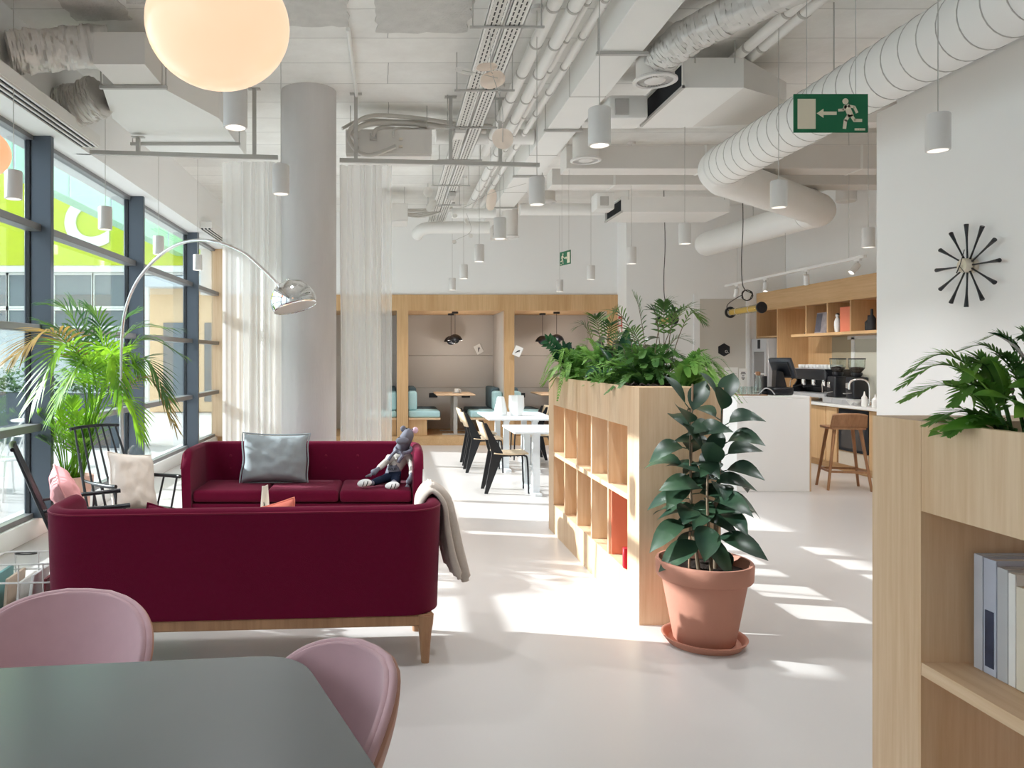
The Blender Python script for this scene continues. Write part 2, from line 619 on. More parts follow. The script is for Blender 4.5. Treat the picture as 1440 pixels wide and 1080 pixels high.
structure(MB().box(-3.42, -4, 3.53, -2.87, 15.3, CEIL).build('wall_left', M['white']))
structure(MB().box(-3.42, 13.62, 2.72, 4.11, 13.8, CEIL).build('wall_back', M['white']))
structure(MB().box(4.11, 13.08, 0, 7.0, 13.8, CEIL).build('wall_door', M['white']))
structure(MB().box(6.88, 5.7, 0, 7.1, 13.1, CEIL).build('wall_kitchen', M['white']))
w = MB().box(4.07, -4, 0, 4.3, 6.3, 3.62).box(4.24, -4, 3.62, 4.4, 6.3, CEIL).box(4.3, 5.9, 0, 6.9, 6.05, CEIL)
structure(w.build('wall_right', M['white']))
structure(MB().box(-3.4, -4.1, 0, 4.3, -4.0, CEIL).build('wall_rear', M['white']))
structure(MB().box(-3.42, 15.1, 0, 4.2, 15.3, 2.75).build('wall_booths', M['greige']))

# concrete column with casting streaks
c = MB().lathe([(0.276, 0.0), (0.276, CEIL)], 48, Matrix.Translation((-0.807, 7.5, 0)))
col = structure(c.build('column', M['concrete'], smooth=60))

# window bays: mullion, transoms, gasket, pane
bays = [-1.1, 1.47, 4.04, 6.62, 9.10, 11.71, 13.58]
for i in range(len(bays) - 1):
    y0, y1 = bays[i], bays[i + 1]
    win = bpy.data.objects.new('window_%d' % (i + 1), None)
    COL.objects.link(win)
    structure(win)
    fr = MB().box(WX - .05, y0, 0.17, WX + .185, y0 + .06, 3.53, 0.004, 1)
    fr.build('mullion', M['slate'], win)
    gk = MB().box(WX - .028, y0 - .016, 0.17, WX + .006, y0 - .001, 3.53).box(WX - .028, y0 + .061, 0.17, WX + .006, y0 + .076, 3.53)
    gk.build('gasket', M['gasket'], win)
    for z in (0.97, 1.84, 2.72):
        t = MB().box(WX - .02, y0 + .06, z - .032, WX + .10, y1, z + .032, 0.004, 1)
        t.build('transom', M['transom'], win)
    fs = MB().box(WX - .05, y0 + .06, 0.17, WX + .03, y1, 0.215).box(WX - .05, y0 + .06, 3.49, WX + .03, y1, 3.53)
    fs.build('glazing_bead', M['transom'], win)
    MB().box(WX - .012, y0 + .06, 0.2, WX - .004, y1 - .02, 3.5).build('pane', M['glass'], win, smooth=0)
structure(MB().box(WX - .03, 13.5, 0.17, WX + .2, 13.6, 3.53).build('trim_1', M['oak']))

# door in the far right wall
d0, d1, dy = 5.27, 6.24, 13.08
dr = bpy.data.objects.new('door_1', None)
COL.objects.link(dr)
structure(dr)
f = MB().box(d0, dy - .03, 0, d0 + .1, dy, 2.6).box(d1 - .07, dy - .03, 0, d1, dy, 2.6).box(d0, dy - .031, 2.601, d1, dy, 2.69)
f.build('door_frame', M['white'], dr)
MB().box(d0 + .1, dy - .018, 0.01, d1 - .07, dy - .004, 2.6).build('door_leaf', M['door_paint'], dr)
hx = MB().prism([(0.115 * math.cos(PI / 6 + k * PI / 3), 0.115 * math.sin(PI / 6 + k * PI / 3)) for k in range(6)], 0, 0.008,
                frame_m(at(1018, 492, dy - .018), (1, 0, 0), (0, 0, 1)))
hs = thing('door_sign', 'black hexagonal sign on the greige door', 'sign', at(1018, 492, dy - .018))
hx.xf(Matrix.Translation(-hs.location)).build('plate', M['black'], hs)
letters('lettering', 'G.', 0.07, M['paper'], hs, frame_m((0.045, -0.01, -0.03), (1, 0, 0), (0, 0, 1)), 0.001)

# oak front of the booths
bf = thing('booth_surround', 'oak frame with three openings in front of the seating booths', 'booth frame', (0, 13.6, 0))
OPEN = [(-1.80, 0.13), (0.334, 2.07), (2.246, 3.95)]
MB().box(-3.15, 13.58 - 13.6, 2.43, 4.11, .1, 2.715).build('header', M['oak_dark'], bf)
for (a, b) in [(-3.12, -1.80), (0.13, 0.334), (2.07, 2.246), (3.95, 4.11)]:
    MB().box(a, -.02, 0.16, b, .1, 2.43).build('post', M['oak_dark'], bf)
MB().box(-3.12, -.02, 0.0, 4.11, .08, 0.16).build('plinth', M['oak_dark_y'], bf)

booth_names = ['grey-lined seating booth half hidden by the sheer curtain', 'grey-lined seating booth in the middle, with one oak table and cup',
               'grey-lined seating booth nearest the white pillar, behind the planter']
for k, (a, b) in enumerate(OPEN):
    bt = thing('seating_booth', booth_names[k], 'booth', ((a + b) / 2, 13.7, 0), 0, 'grey-lined seating booths')
    hw = (b - a) / 2
    MB().box(-hw, 0, 0.10, hw, 1.39, 0.16).build('platform', M['oak_dark_y'], bt)
    MB().box(-hw - .03, 0, 0.16, -hw, 1.39, 2.5).build('side_panel', M['greige'], bt)
    MB().box(hw, 0, 0.16, hw + .03, 1.39, 2.5).build('side_panel', M['greige'], bt)
    p = MB().box(-hw, 1.36, 0.16, hw, 1.395, .98, .004, 1).box(-hw, 1.36, .985, hw, 1.395, 1.62, .004, 1).box(-hw, 1.36, 1.625, hw, 1.395, 2.45, .004, 1)
    p.build('back_panel', M['greige'], bt)
    MB().box(-hw, 0, 2.43, hw, 1.39, 2.46).build('ceiling_panel', M['oak_dark_y'], bt)

# ------------------------------------------------ benches, tables and lamps of the booths
def bench(name_label, x0, x1, side):
    """side -1: backrest at the left, +1: at the right."""
    w = x1 - x0
    t = thing('booth_bench', name_label, 'bench', ((x0 + x1) / 2, 14.3, 0.162), 0, 'teal booth benches')
    MB().box(-w / 2 + .003 if side < 0 else -w / 2 + .24, -.58, 0, w / 2 - .24 if side < 0 else w / 2 - .003, .74, .29).build('base', M['oak_dark'], t)
    MB().box(-w / 2, -.62, .29, w / 2, .74, .325).build('seat_board', M['oak_x'], t)
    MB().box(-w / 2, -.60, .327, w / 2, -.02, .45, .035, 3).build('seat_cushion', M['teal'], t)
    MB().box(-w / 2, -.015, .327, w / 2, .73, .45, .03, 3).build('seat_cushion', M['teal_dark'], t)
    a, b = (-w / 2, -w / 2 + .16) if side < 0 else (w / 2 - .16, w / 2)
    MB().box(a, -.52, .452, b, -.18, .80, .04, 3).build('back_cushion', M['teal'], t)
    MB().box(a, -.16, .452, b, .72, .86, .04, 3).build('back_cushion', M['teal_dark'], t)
    return t

bench('teal booth bench with its back to the left, middle booth', 0.34, 0.92, -1)
bench('teal booth bench with its back to the right, middle booth', 1.47, 2.065, 1)
bench('teal booth bench behind the sheer curtain edge', -0.47, 0.125, 1)
bench('teal booth bench with its back to the left, booth beside the white pillar', 2.25, 2.85, -1)
bench('teal booth bench at the pillar side, mostly behind the planter greenery', 3.36, 3.94, 1)

def booth_table(x, lab):
    t = thing('booth_table', lab, 'table', (x, 14.25, 0.162), 0, 'oak booth tables')
    MB().box(-.36, -.5, .72, .36, .55, .752, .02, 3).build('tabletop', M['oak_x'], t)
    for yy in (-.36, .35):
        MB().box(-.035, yy - .02, .02, .035, yy + .02, .72).build('leg', M['rail'], t)
        MB().box(-.24, yy - .03, 0, .24, yy + .03, .02).build('foot', M['rail'], t)
    return t
booth_table(1.21, 'oak booth table on two grey legs, middle booth')
booth_table(3.12, 'oak booth table partly behind the green planter')

def cup_set(loc, lab, s=1.0):
    t = thing('coffee_cup', lab, 'cup', loc, 0, 'cups on the booth tables')
    MB().lathe([(0, .0), (.045 * s, .0), (.095 * s, .014), (.1 * s, .018), (.05 * s, .008), (0, .008)], 20).build('saucer', M['ceramic'], t)
    MB().lathe([(.0, .01), (.03, .01), (.046, .03), (.05, .085), (.046, .085), (.04, .03), (.0, .02)], 20).build('cup', M['ceramic'], t)
    MB().tube(arc((.05, 0, .05), .022, -PI / 2, PI / 2, 8, 'xz'), .006, 6).build('handle', M['ceramic'], t)
cup_set((1.26, 14.12, .914), 'white cup on saucer on the middle booth table')
cup_set((3.14, 14.12, .914), 'white cup on the booth table beside the planter')

def flowerpot_lamp(x, y, zt, lab):
    t = thing('pendant_lamp', lab, 'lamp', (x, y, 2.43), 0, 'black dome pendants in the booths')
    MB().lathe([(0, 0), (.06, 0), (.06, -.035), (0, -.035)], 20).build('canopy', M['black'], t)
    MB().tube([(0, 0, -.03), (0, 0, zt - 2.43 + .1)], .005, 6).build('cord', M['cable_dark'], t)
    b = zt - 2.43
    MB().lathe([(.012, b + .115), (.05, b + .108), (.1, b + .075), (.13, b + .03), (.138, b), (.134, b), (.09, b + .06), (.03, b + .09)], 28).build('shade', M['black'], t)
    MB().lathe([(0, b - .06), (.045, b - .052), (.075, b - .02), (.08, b + .015), (.074, b + .015), (.06, b)], 24).build('lower_bowl', M['black'], t)
    MB().lathe([(.08, b + .02), (.128, b + .012), (.128, b + .008), (.08, b + .012)], 24).build('diffuser', M['lamp_lens'], t)
flowerpot_lamp(1.18, 14.5, 1.885, 'black dome pendant, left of the pair in the middle booth')
flowerpot_lamp(1.21, 13.95, 1.90, 'black dome pendant, front one of the pair in the middle booth')
flowerpot_lamp(2.92, 14.4, 1.885, 'black dome pendant, left of the pair above the planter side booth')
flowerpot_lamp(3.10, 14.0, 1.90, 'black dome pendant, right of the pair above the planter side booth')

for (px, py, y, ang, lab) in [(673, 491, 15.04, -28, 'small tilted white card hung in the middle booth'),
                              (728, 494, 13.55, 24, 'small tilted white card on the oak post between two booths')]:
    p = at(px, py, y)
    t = thing('hanging_card', lab, 'card', p)
    m = Matrix.Rotation(R(ang), 4, 'Y')
    MB().box(-.07, -.004, -.09, .07, .004, .09, m=m).build('card', M['paper'], t)
    g = MB()
    for q in range(3):
        g.tube([Vector((-.03 + q * .02, -.006, -.045 + q * .02)), Vector((0 + q * .012, -.006, .01 + q * .01)), Vector((.03, -.006, .035 - q * .02))], .005, 5)
    g.xf(m).build('drawing', M['ink'], t)
for x in (0.87, 1.52, 2.62, 3.5):
    t = tag(MB().box(-.085, -.012, -.045, .085, 0, .045, .004, 1).box(-.03, -.016, -.02, .03, -.011, .02).build('wall_socket', M['black']),
            {0.87: 'black socket left of the table in the middle booth', 1.52: 'black socket right of the table leg in the middle booth',
             2.62: 'black socket left of the table in the planter side booth', 3.5: 'black socket in the booth beside the white pillar, behind plants'}[x],
            'socket', 'black booth sockets')
    t.location = (x, 15.055, .83)

# fire notice on the pillar face
p = at(872, 457, 13.42)
fs = thing('fire_notice', 'small red fire notice on the white pillar by the booths', 'sign', (4.108, p.y, p.z))
MB().box(-.006, -.11, -.16, 0, .11, .16).build('plate', M['sign_red'], fs)
g = MB().box(-.009, -.07, .0, -.005, .07, .11).box(-.009, -.085, -.14, -.005, .085, -.03)
g.build('symbol', M['paper'], fs)

# linear air diffusers along the window header
for (a, b, lab) in [(1.5, 7.0, 'long white slot diffuser with black lines over the nearest windows'), (11.4, 13.4, 'white slot diffuser high over the farthest windows')]:
    t = thing('slot_diffuser', lab, 'vent', (-2.78, a, 3.53), 0, 'slot diffusers along the window header')
    L = b - a
    MB().box(-.088, 0, .012, .09, L, .11).build('body', M['duct'], t)
    for k in range(3):
        MB().box(-.075 + k * .055, 0.02, .002, -.052 + k * .055, L - .02, .014).build('slot', M['black_void'], t)
        MB().box(-.047 + k * .055, 0.02, -.004, -.027 + k * .055, L - .02, .014).build('blade', M['pend'], t)
# ---------------------------------------------------------------- services under the slab
def rod(mb, x, y, z, r=.006):
    mb.tube([(x, y, z), (x, y, CEIL)], r, 6)

# main rectangular duct running away from the camera
t = thing('air_duct', 'long white rectangular duct running to the back wall under the slab', 'duct', (1.80, 2.0, 3.95))
MB().box(-.165, 0, 0, .16, 11.6, .27, .004, 1).build('duct_body', M['duct'], t)
for y in (3.84, 5.82, 7.8, 9.85):
    MB().box(-.2, y - .016, -.026, .2, y + .016, -.002).build('hanger_rail', M['rail'], t)
    MB().box(-.168, y + 1.0, -.003, .163, y + 1.012, .272).build('seam', M['seam'], t)
    h = MB()
    h.tube([(.185, y, -.02), (.185, y, .27)], .005, 6)
    h.tube([(-.185, y, -.02), (-.185, y, .27)], .005, 6)
    h.build('hanger_rod', M['rail'], t)

# spiral duct: three runs and two elbows
def spiral(mb, ms, a, b, r, pitch=.16):
    a, b = Vector(a), Vector(b)
    mb.tube([a, b], r, 40)
    d = (b - a)
    L = d.length
    d.normalize()
    u = d.cross(Vector((0, 0, 1))).normalized()
    v = u.cross(d)
    n = int(L / pitch)
    pts = []
    for i in range(n * 24 + 1):
        s = i / 24 * pitch
        an = 2 * PI * i / 24
        pts.append(a + d * min(s, L) + (u * math.cos(an) + v * math.sin(an)) * (r + .001))
    ms.tube(pts, .0042, 4)

t = thing('spiral_duct', 'large white spiral duct bending twice beside the right wall', 'duct', (3.30, 1.0, 3.48))
a, s = MB(), MB()
spiral(a, s, (0, 0, 0), (0, 6.45, 0), .2)
a.lathe([(.203, -.02), (.21, 0), (.203, .02)], 40, Matrix.Translation((0, 6.45, 0)) @ Matrix.Rotation(PI / 2, 4, 'X'))
a.build('near_run', M['duct'], t)
s.build('spiral_seam', M['seam'], t)
e = MB()
e.tube(bez([(0, 6.42, 0), (.02, 6.6, 0), (.22, 6.92, 0)], 6), .2, 32)
e.tube([(.2, 6.9, 0), (2.15, 8.62, 0)], .2, 36)
e.lathe([(.203, -.02), (.208, 0), (.203, .02)], 40, Matrix.Translation((1.9, 8.4, 0)) @ Matrix.Rotation(R(-48.5), 4, 'Z') @ Matrix.Rotation(PI / 2, 4, 'X'))
e.build('cross_run', M['duct'], t)
e = MB()
e.tube(bez([(2.1, 8.58, 0), (2.26, 8.78, 0), (2.22, 9.0, 0)], 6), .2, 32)
e.tube([(2.22, 8.95, 0), (2.0, 11.6, 0)], .2, 36)
e.ball((2.0, 11.6, 0), (.2, .1, .2), 24, 12)
e.build('far_run', M['duct'], t)
h = MB()
for (x, y) in [(0, 2.6), (0, 4.6), (1.2, 7.9), (2.1, 10.2)]:
    h.tube([(x, y, .18), (x, y, CEIL - 3.48)], .005, 6)
h.build('hanger_rod', M['rail'], t)

# plenum boxes with open black mouth
def plenum(x0, y0, y1, z0, z1, x1, lab, taper):
    t = thing('plenum_box', lab, 'duct box', (x0, y0, z0), 0, 'plenum boxes with black open ends')
    d, h, L = y1 - y0, z1 - z0, x1 - x0
    b = MB()
    th = .02
    b.box(0, 0, 0, L, d, th).box(0, 0, h - th, L, d, h).box(0, 0, th, L, th, h - th).box(0, d - th, th, L, d, h - th)
    b.build('casing', M['duct'], t)
    MB().box(.03, th, th, .06, d - th, h - th).build('black_mouth', M['black_void'], t)
    MB().box(-.004, 0, -.004, .02, d, th).build('edge_strip', M['seam'], t)
    if taper:
        k = MB().add([(L, 0, 0), (L, d, 0), (L, d, h), (L, 0, h), (L + .55, d * .35, .02), (L + .55, d, .02), (L + .55, d, h * .72), (L + .55, d * .35, h * .72)],
                     [(0, 1, 5, 4), (2, 3, 7, 6), (0, 4, 7, 3), (1, 2, 6, 5), (4, 5, 6, 7)])
        k.build('reducer', M['duct_grey'], t)
    g = MB()
    for (x, y) in [(.1, -.012), (L - .08, -.012)]:
        g.tube([(x, y, h * .8), (x, y, CEIL - z0)], .005, 6)
    g.build('hanger_rod', M['rail'], t)
plenum(2.44, 6.28, 7.34, 3.83, 4.08, 2.95, 'near white plenum box with black open end, beside the round diffuser', True)
plenum(3.34, 10.86, 11.7, 3.68, 3.90, 4.9, 'far white plenum box with black open end, above the kitchen', False)

# cross ducts
t = thing('cross_duct', 'grey rectangular duct crossing the room, nearer of the two', 'duct', (1.98, 8.45, 3.70))
MB().box(0, 0, 0, 4.9, .3, .26, .004, 1).build('duct_body', M['duct_grey'], t)
MB().box(1.55, -.006, -.006, 1.575, .306, .266).box(3.3, -.006, -.006, 3.325, .306, .266).build('seam', M['duct'], t)
t = thing('cross_duct', 'grey rectangular duct crossing the room, farther of the two', 'duct', (1.98, 9.2, 3.69))
MB().box(0, 0, 0, 4.9, .3, .2, .004, 1).build('duct_body', M['duct_grey'], t)
MB().box(.75, -.006, -.006, .775, .306, .206).build('seam', M['duct'], t)
t = thing('cross_duct', 'slim white duct crossing close under the slab beyond the plenum box', 'duct', (1.98, 7.75, 4.0))
MB().box(0, 0, 0, 4.9, .2, .12, .004, 1).build('duct_body', M['duct'], t)

# round ceiling diffusers with drum
def round_diffuser(x, y, z, r, lab, top=CEIL):
    t = thing('round_diffuser', lab, 'vent', (x, y, z), 0, 'round drum diffusers')
    MB().lathe([(r * .9, .02), (r * .9, top - z), (0, top - z)], 32).build('drum', M['duct_grey'], t)
    MB().lathe([(r * .9, .025), (r * 1.04, .01), (r * 1.05, -.004), (r * .9, -.012), (r * .84, 0)], 36).build('rim', M['pend'], t)
    MB().lathe([(0, -.006), (r * .42, -.008), (r * .5, 0), (r * .5, .01), (0, .01)], 28).build('centre_plate', M['pend'], t)
    v = MB()
    for k in range(36):
        a = 2 * PI * k / 36
        m = Matrix.Rotation(a, 4, 'Z')
        v.box(r * .50, -.0028, .0, r * .86, .0028, .012, m=m)
    v.build('vanes', M['pend'], t)
    MB().lathe([(0, .03), (r * .86, .03)], 28).build('dark_cavity', M['black_void'], t)
round_diffuser(2.13, 6.05, 3.80, .165, 'round white diffuser nearest, under the flexible hose')
round_diffuser(2.12, 8.15, 3.71, .155, 'round white diffuser before the crossing grey duct')
round_diffuser(2.5, 12.0, 4.05, .15, 'round white diffuser far back behind the pendant lamps')
round_diffuser(1.95, 12.2, 3.53, .14, 'round white drum diffuser at the end of the long duct')

# flexible hoses
def hose(pts, r, lab, seed, amp=.12):
    path = bez(pts, 14)
    n = len(path)
    rnd = random.Random(seed)
    b = MB()
    def fn(u, v):
        i = min(int(v * (n - 1)), n - 1)
        p = path[i]
        tg = (path[min(i + 1, n - 1)] - path[max(i - 1, 0)]).normalized()
        x = tg.cross(Vector((0, 0, 1))).normalized()
        y = x.cross(tg)
        a = 2 * PI * u
        w = noise.noise(Vector((math.cos(a) * 1.5, math.sin(a) * 1.5, v * 9 + seed)))
        f = noise.noise(Vector((math.cos(a) * 3, v * 30, math.sin(a) * 3 + seed)))
        rg = 1 - abs(noise.noise(Vector((math.cos(a) * 1.2 + v * 5, math.sin(a) * 1.2, v * 14 + seed * 2)))) * 3.2
        k = r * (1 + amp * w + amp * .4 * f - .10 * max(0, rg) ** 2)
        return p + (x * math.cos(a) + y * math.sin(a)) * k
    b.grid(fn, 56, (n - 1) * 2, True)
    b.f.append(tuple(range(55, -1, -1)))
    b.f.append(tuple((n - 1) * 2 * 56 + q for q in range(56)))
    o = b.build('flexible_hose', M['foil'], smooth=60)
    return tag(o, lab, 'hose')
hose([(2.14, 5.98, 3.93), (2.2, 5.7, 3.97), (2.42, 5.35, 4.02), (2.8, 4.8, 4.06)], .135, 'crinkled silver hose feeding the round diffuser on the right', 3)
hose([(-2.80, 5.54, 3.83), (-2.68, 5.6, 3.86), (-2.45, 5.7, 3.92), (-2.14, 5.78, 3.98)], .155, 'crinkled grey hose entering the duct box at upper left', 7, .16)
hose([(-2.86, 6.55, 3.76), (-2.75, 6.55, 3.77), (-2.62, 6.53, 3.80), (-2.50, 6.50, 3.84)], .18, 'shorter crinkled grey hose below the duct box', 11, .12)

# stepped duct box at the upper left
t = thing('stepped_duct', 'stepped white duct box under the slab behind the globe lamp', 'duct', (-2.2, 5.6, 3.76))
b = MB()
def frustum(b, p, q, z0, z1, y0, y1):
    """p, q: (x0, x1) at y0 and y1."""
    b.add([(p[0], y0, z0), (p[1], y0, z0), (q[1], y1, z0), (q[0], y1, z0), (p[0], y0, z1), (p[1], y0, z1), (q[1], y1, z1), (q[0], y1, z1)],
          [(0, 3, 2, 1), (4, 5, 6, 7), (0, 1, 5, 4), (1, 2, 6, 5), (2, 3, 7, 6), (3, 0, 4, 7)])
frustum(b, (0, .38), (0, .38), 0, .24, 0, .42)
b.build('near_box', M['duct_grey'], t)
b = MB()
frustum(b, (-.1, .38), (-.3, .66), -.02, .24, .44, 1.2)
frustum(b, (-.3, .66), (-.3, .66), -.02, .24, 1.2, 2.5)
b.build('wide_box', M['duct'], t)
MB().box(-.12, .415, -.03, .42, .445, -.004).build('hanger_rail', M['rail'], t)
MB().box(-.4, 1.95, -.05, .7, 1.98, -.022).build('hanger_rail', M['rail'], t)
h = MB()
for x, y in ((-.11, .43), (.41, .43), (-.38, 1.965), (.69, 1.965)):
    h.tube([(x, y, -.02), (x, y, CEIL - 3.76)], .005, 6)
h.build('hanger_rod', M['rail'], t)

# fan coil box left of the tray
def fan_coil(x0, y0, z0, w, d, h, lab):
    t = thing('fan_coil_unit', lab, 'air unit', (x0, y0, z0), 0, 'fan coil boxes')
    MB().box(0, 0, 0, w, d, h, .006, 1).build('casing', M['duct_grey'], t)
    MB().box(0.01, .01, -.02, w - .01, d - .01, -.001).build('drip_tray', M['pend'], t)
    MB().box(w * .28, -.03, h * .55, w * .36, 0, h * .8).build('junction_box', M['seam'], t)
    MB().lathe([(0, 0), (.035, 0), (.035, .02), (0, .02)], 18, frame_m((w * .12, -.02, h * .2), (1, 0, 0), (0, 0, 1))).build('gauge', M['seam'], t)
    for k in range(2):
        MB().box(w * .62, -.025, h * (.25 + .3 * k), w * .66, 0, h * (.33 + .3 * k)).build('pipe_stub', M['brass'], t)
    g = MB()
    for x in (.05, w - .05):
        g.tube([(x, .05, h), (x, .05, CEIL - z0)], .005, 6)
    g.build('hanger_rod', M['rail'], t)
fan_coil(-.46, 7.85, 3.70, .90, .42, .26, 'white fan coil box with hoses between the curtain rails')
fan_coil(-.5, 11.6, 3.70, .78, .5, .26, 'white fan coil box far back beside the sheer curtain')
fan_coil(1.42 + .3, 12.6, 3.60, .3, .3, .2, 'small white box at the end of the long duct')

# round cross pipes
def pipe_thing(pts, r, lab, name='round_duct', mat='duct', n=28, cap=True):
    o = MB().tube(pts, r, n, cap).build(name, M[mat], smooth=50)
    return tag(o, lab, {'round_duct': 'duct', 'water_pipe': 'pipe', 'cable': 'cable', 'conduit': 'pipe'}[name])
pipe_thing([(.52, 8.5, 4.07), (1.62, 8.5, 4.07)], .085, 'white round duct crossing behind the cable tray')
tb = bez([(.45, 12.6, 3.62), (.5, 12.5, 3.68), (.62, 12.45, 3.72), (.9, 12.45, 3.73), (1.64, 12.45, 3.73)], 6)
pipe_thing(tb, .1, 'white round duct with curved end above the middle booth')
pipe_thing([(.95, 11.6, 3.8), (1.63, 11.6, 3.8)], .075, 'short white pipe far back below the cable tray')
pipe_thing([(2.0, 11.6, 3.86), (3.3, 11.6, 3.86)], .09, 'white round duct feeding the far plenum box')
t = thing('duct_damper', 'small square damper box at the left end of the far plenum', 'air unit', (2.95, 10.75, 3.7))
MB().box(0, 0, 0, .26, .3, .24, .02, 2).build('casing', M['duct'], t)
MB().box(.05, -.014, .05, .17, 0, .18, .004, 1).build('dial_plate', M['seam'], t)
t = thing('duct_damper', 'square damper box with round dial beside the nearest round diffuser', 'air unit', (2.03, 6.9, 3.83))
MB().box(-.02, 0, -.06, .34, .34, .16, .03, 2).build('casing', M['duct'], t)
MB().box(.03, -.014, -.03, .16, 0, .12, .004, 1).build('dial_plate', M['seam'], t)

# insulated pipes along the long duct
def insulated(x, z, r, y0, y1, lab, skew=0.0):
    t = thing('insulated_pipe', lab, 'pipe', (x, y0, z), 0, 'insulated pipes along the tray')
    L = y1 - y0
    MB().tube([(0, 0, 0), (skew, L, 0)], r, 18).build('pipe_sleeve', M['duct'], t)
    k = int(L / .62)
    for i in range(1, k):
        y = i * .62
        MB().tube([(skew * y / L, y - .014, 0), (skew * y / L, y + .014, 0)], r + .004, 18).build('clamp', M['seam'], t)
insulated(1.14, 4.03, .05, 4.0, 9.0, 'white insulated pipe nearest the perforated tray')
insulated(1.285, 4.02, .05, 4.0, 12.6, 'white insulated pipe between tray and long duct')
insulated(1.375, 4.05, .022, 4.0, 12.6, 'thin white pipe clipped beside the insulated pipe')
insulated(1.50, 4.08, .03, 4.0, 12.6, 'white pipe nearest the long rectangular duct')
insulated(3.28 - .35, 4.12, .045, 4.3, 6.9, 'white pipe pair over the near plenum box, upper one')
insulated(3.28 - .23, 4.12, .045, 4.3, 6.9, 'white pipe pair over the near plenum box, lower one')

# perforated cable tray
t = thing('cable_tray', 'perforated white cable tray in two strips running to the back', 'cable tray', (.66, 4.0, 3.90))
PER = plain('perforated_steel', srgb(218, 216, 211), 0.5, 0, 0.35, 0.02, 5)
def perforate(m):
    nt = m.node_tree
    b = nt.nodes['Principled BSDF']
    tc = nt.nodes.new('ShaderNodeTexCoord')
    br = nt.nodes.new('ShaderNodeTexBrick')
    br.inputs['Scale'].default_value = 1.0
    br.inputs['Brick Width'].default_value = 0.075
    br.inputs['Row Height'].default_value = 0.032
    br.inputs['Mortar Size'].default_value = 0.0108
    br.inputs['Mortar Smooth'].default_value = 0.0
    br.inputs['Color1'].default_value = br.inputs['Color2'].default_value = (0.03, 0.03, 0.03, 1)
    br.inputs['Mortar'].default_value = (1, 1, 1, 1)
    br.offset = 0.5
    mp = nt.nodes.new('ShaderNodeMapping')
    mp.inputs['Rotation'].default_value = (0, 0, PI / 2)
    nt.links.new(tc.outputs['Object'], mp.inputs['Vector'])
    nt.links.new(mp.outputs['Vector'], br.inputs['Vector'])
    src = b.inputs['Base Color'].links[0].from_socket
    mx = nt.nodes.new('ShaderNodeMix')
    mx.data_type = 'RGBA'
    mx.blend_type = 'MULTIPLY'
    mx.inputs['Factor'].default_value = 1
    nt.links.new(src, mx.inputs['A'])
    nt.links.new(br.outputs['Color'], mx.inputs['B'])
    nt.links.new(mx.outputs['Result'], b.inputs['Base Color'])
perforate(PER)
for k, x in enumerate((0.0, .145)):
    L = 9.2
    sd = MB().box(x, 0, 0, x + .005, L, .02).box(x + .125, 0, 0, x + .13, L, .02).box(x, 0, .0, x + .02, L, .003).box(x + .11, 0, 0, x + .13, L, .003)
    sd.build('tray_side', M['duct'], t)
    MB().box(x + .02, 0, 0, x + .11, L, .003).build('tray_floor', PER, t)
for y in (1.25, 2.5, 3.55, 4.8, 6.1, 7.4):
    MB().box(-.1, y + .006, -.018, .42, y + .024, -.004).build('bracket', M['rail'], t)
    q = MB()
    q.tube([(-.08, y + .015, -.02), (-.08, y + .015, CEIL - 3.902)], .005, 6)
    q.tube([(.4, y + .015, -.02), (.4, y + .015, CEIL - 3.902)], .005, 6)
    q.build('threaded_rod', M['rail'], t)
MB().box(.0, 3.62, -.05, .11, 3.86, -.006, .008, 2).build('access_point', M['paper'], t)
MB().box(.17, 6.5, -.07, .26, 6.8, -.006, .01, 2).build('junction_box', M['seam'], t)

# cables swooping over the fan coil
runs = [([(1.1, 8.2, 4.1), (.7, 8.05, 4.08), (.2, 7.9, 4.1), (-.22, 7.75, 4.06), (-.42, 7.7, 3.88), (-.36, 7.72, 3.72), (-.2, 7.74, 3.66), (.06, 7.78, 3.76)], .022),
        ([(1.05, 8.25, 4.06), (.7, 8.1, 4.05), (.2, 7.95, 4.05), (-.2, 7.8, 4.0), (-.38, 7.76, 3.9), (-.34, 7.78, 3.82)], .03),
        ([(.75, 8.2, 4.12), (.25, 8.0, 4.0), (-.1, 7.85, 3.97), (-.18, 7.82, 3.88)], .022),
        ([(.45, 8.1, 3.97), (.2, 7.95, 4.0), (.05, 7.82, 3.95), (.04, 7.8, 3.86)], .012),
        ([(1.15, 8.3, 4.12), (.6, 8.2, 4.14), (.1, 8.1, 4.12), (-.3, 8.0, 4.1), (-.5, 7.9, 3.98)], .018)]
names = ['thick white cable looping over the fan coil box', 'fat white hose bundle beside the curtain rail post', 'white cable dropping behind the fan coil box',
         'thin cable arching onto the fan coil box', 'white cable close under the slab behind the curtain post']
for (p, r), nm in zip(runs, names):
    pipe_thing(bez(p, 8), r, nm, 'cable', 'cable_grey', 10)
for k in range(5):
    pipe_thing(bez([(-.6, 12.2 + k * .1, 3.98 - .03 * k), (0, 12.1 + k * .1, 3.96 + .02 * math.sin(k * 2)), (.5, 12.0, 3.94 - .03 * k), (1.0, 12.0, 3.97)], 8), .014,
               ['white cable', 'pale cable', 'thin white cable', 'slack white cable', 'lowest white cable'][k] + ' of the bundle far back near the curtain', 'cable', 'cable_grey', 8)
pipe_thing([(-.33, 6.0, 4.195), (-.33, 7.7, 4.195)], .018, 'thin white conduit on the slab right of the column', 'conduit', 'duct', 10)

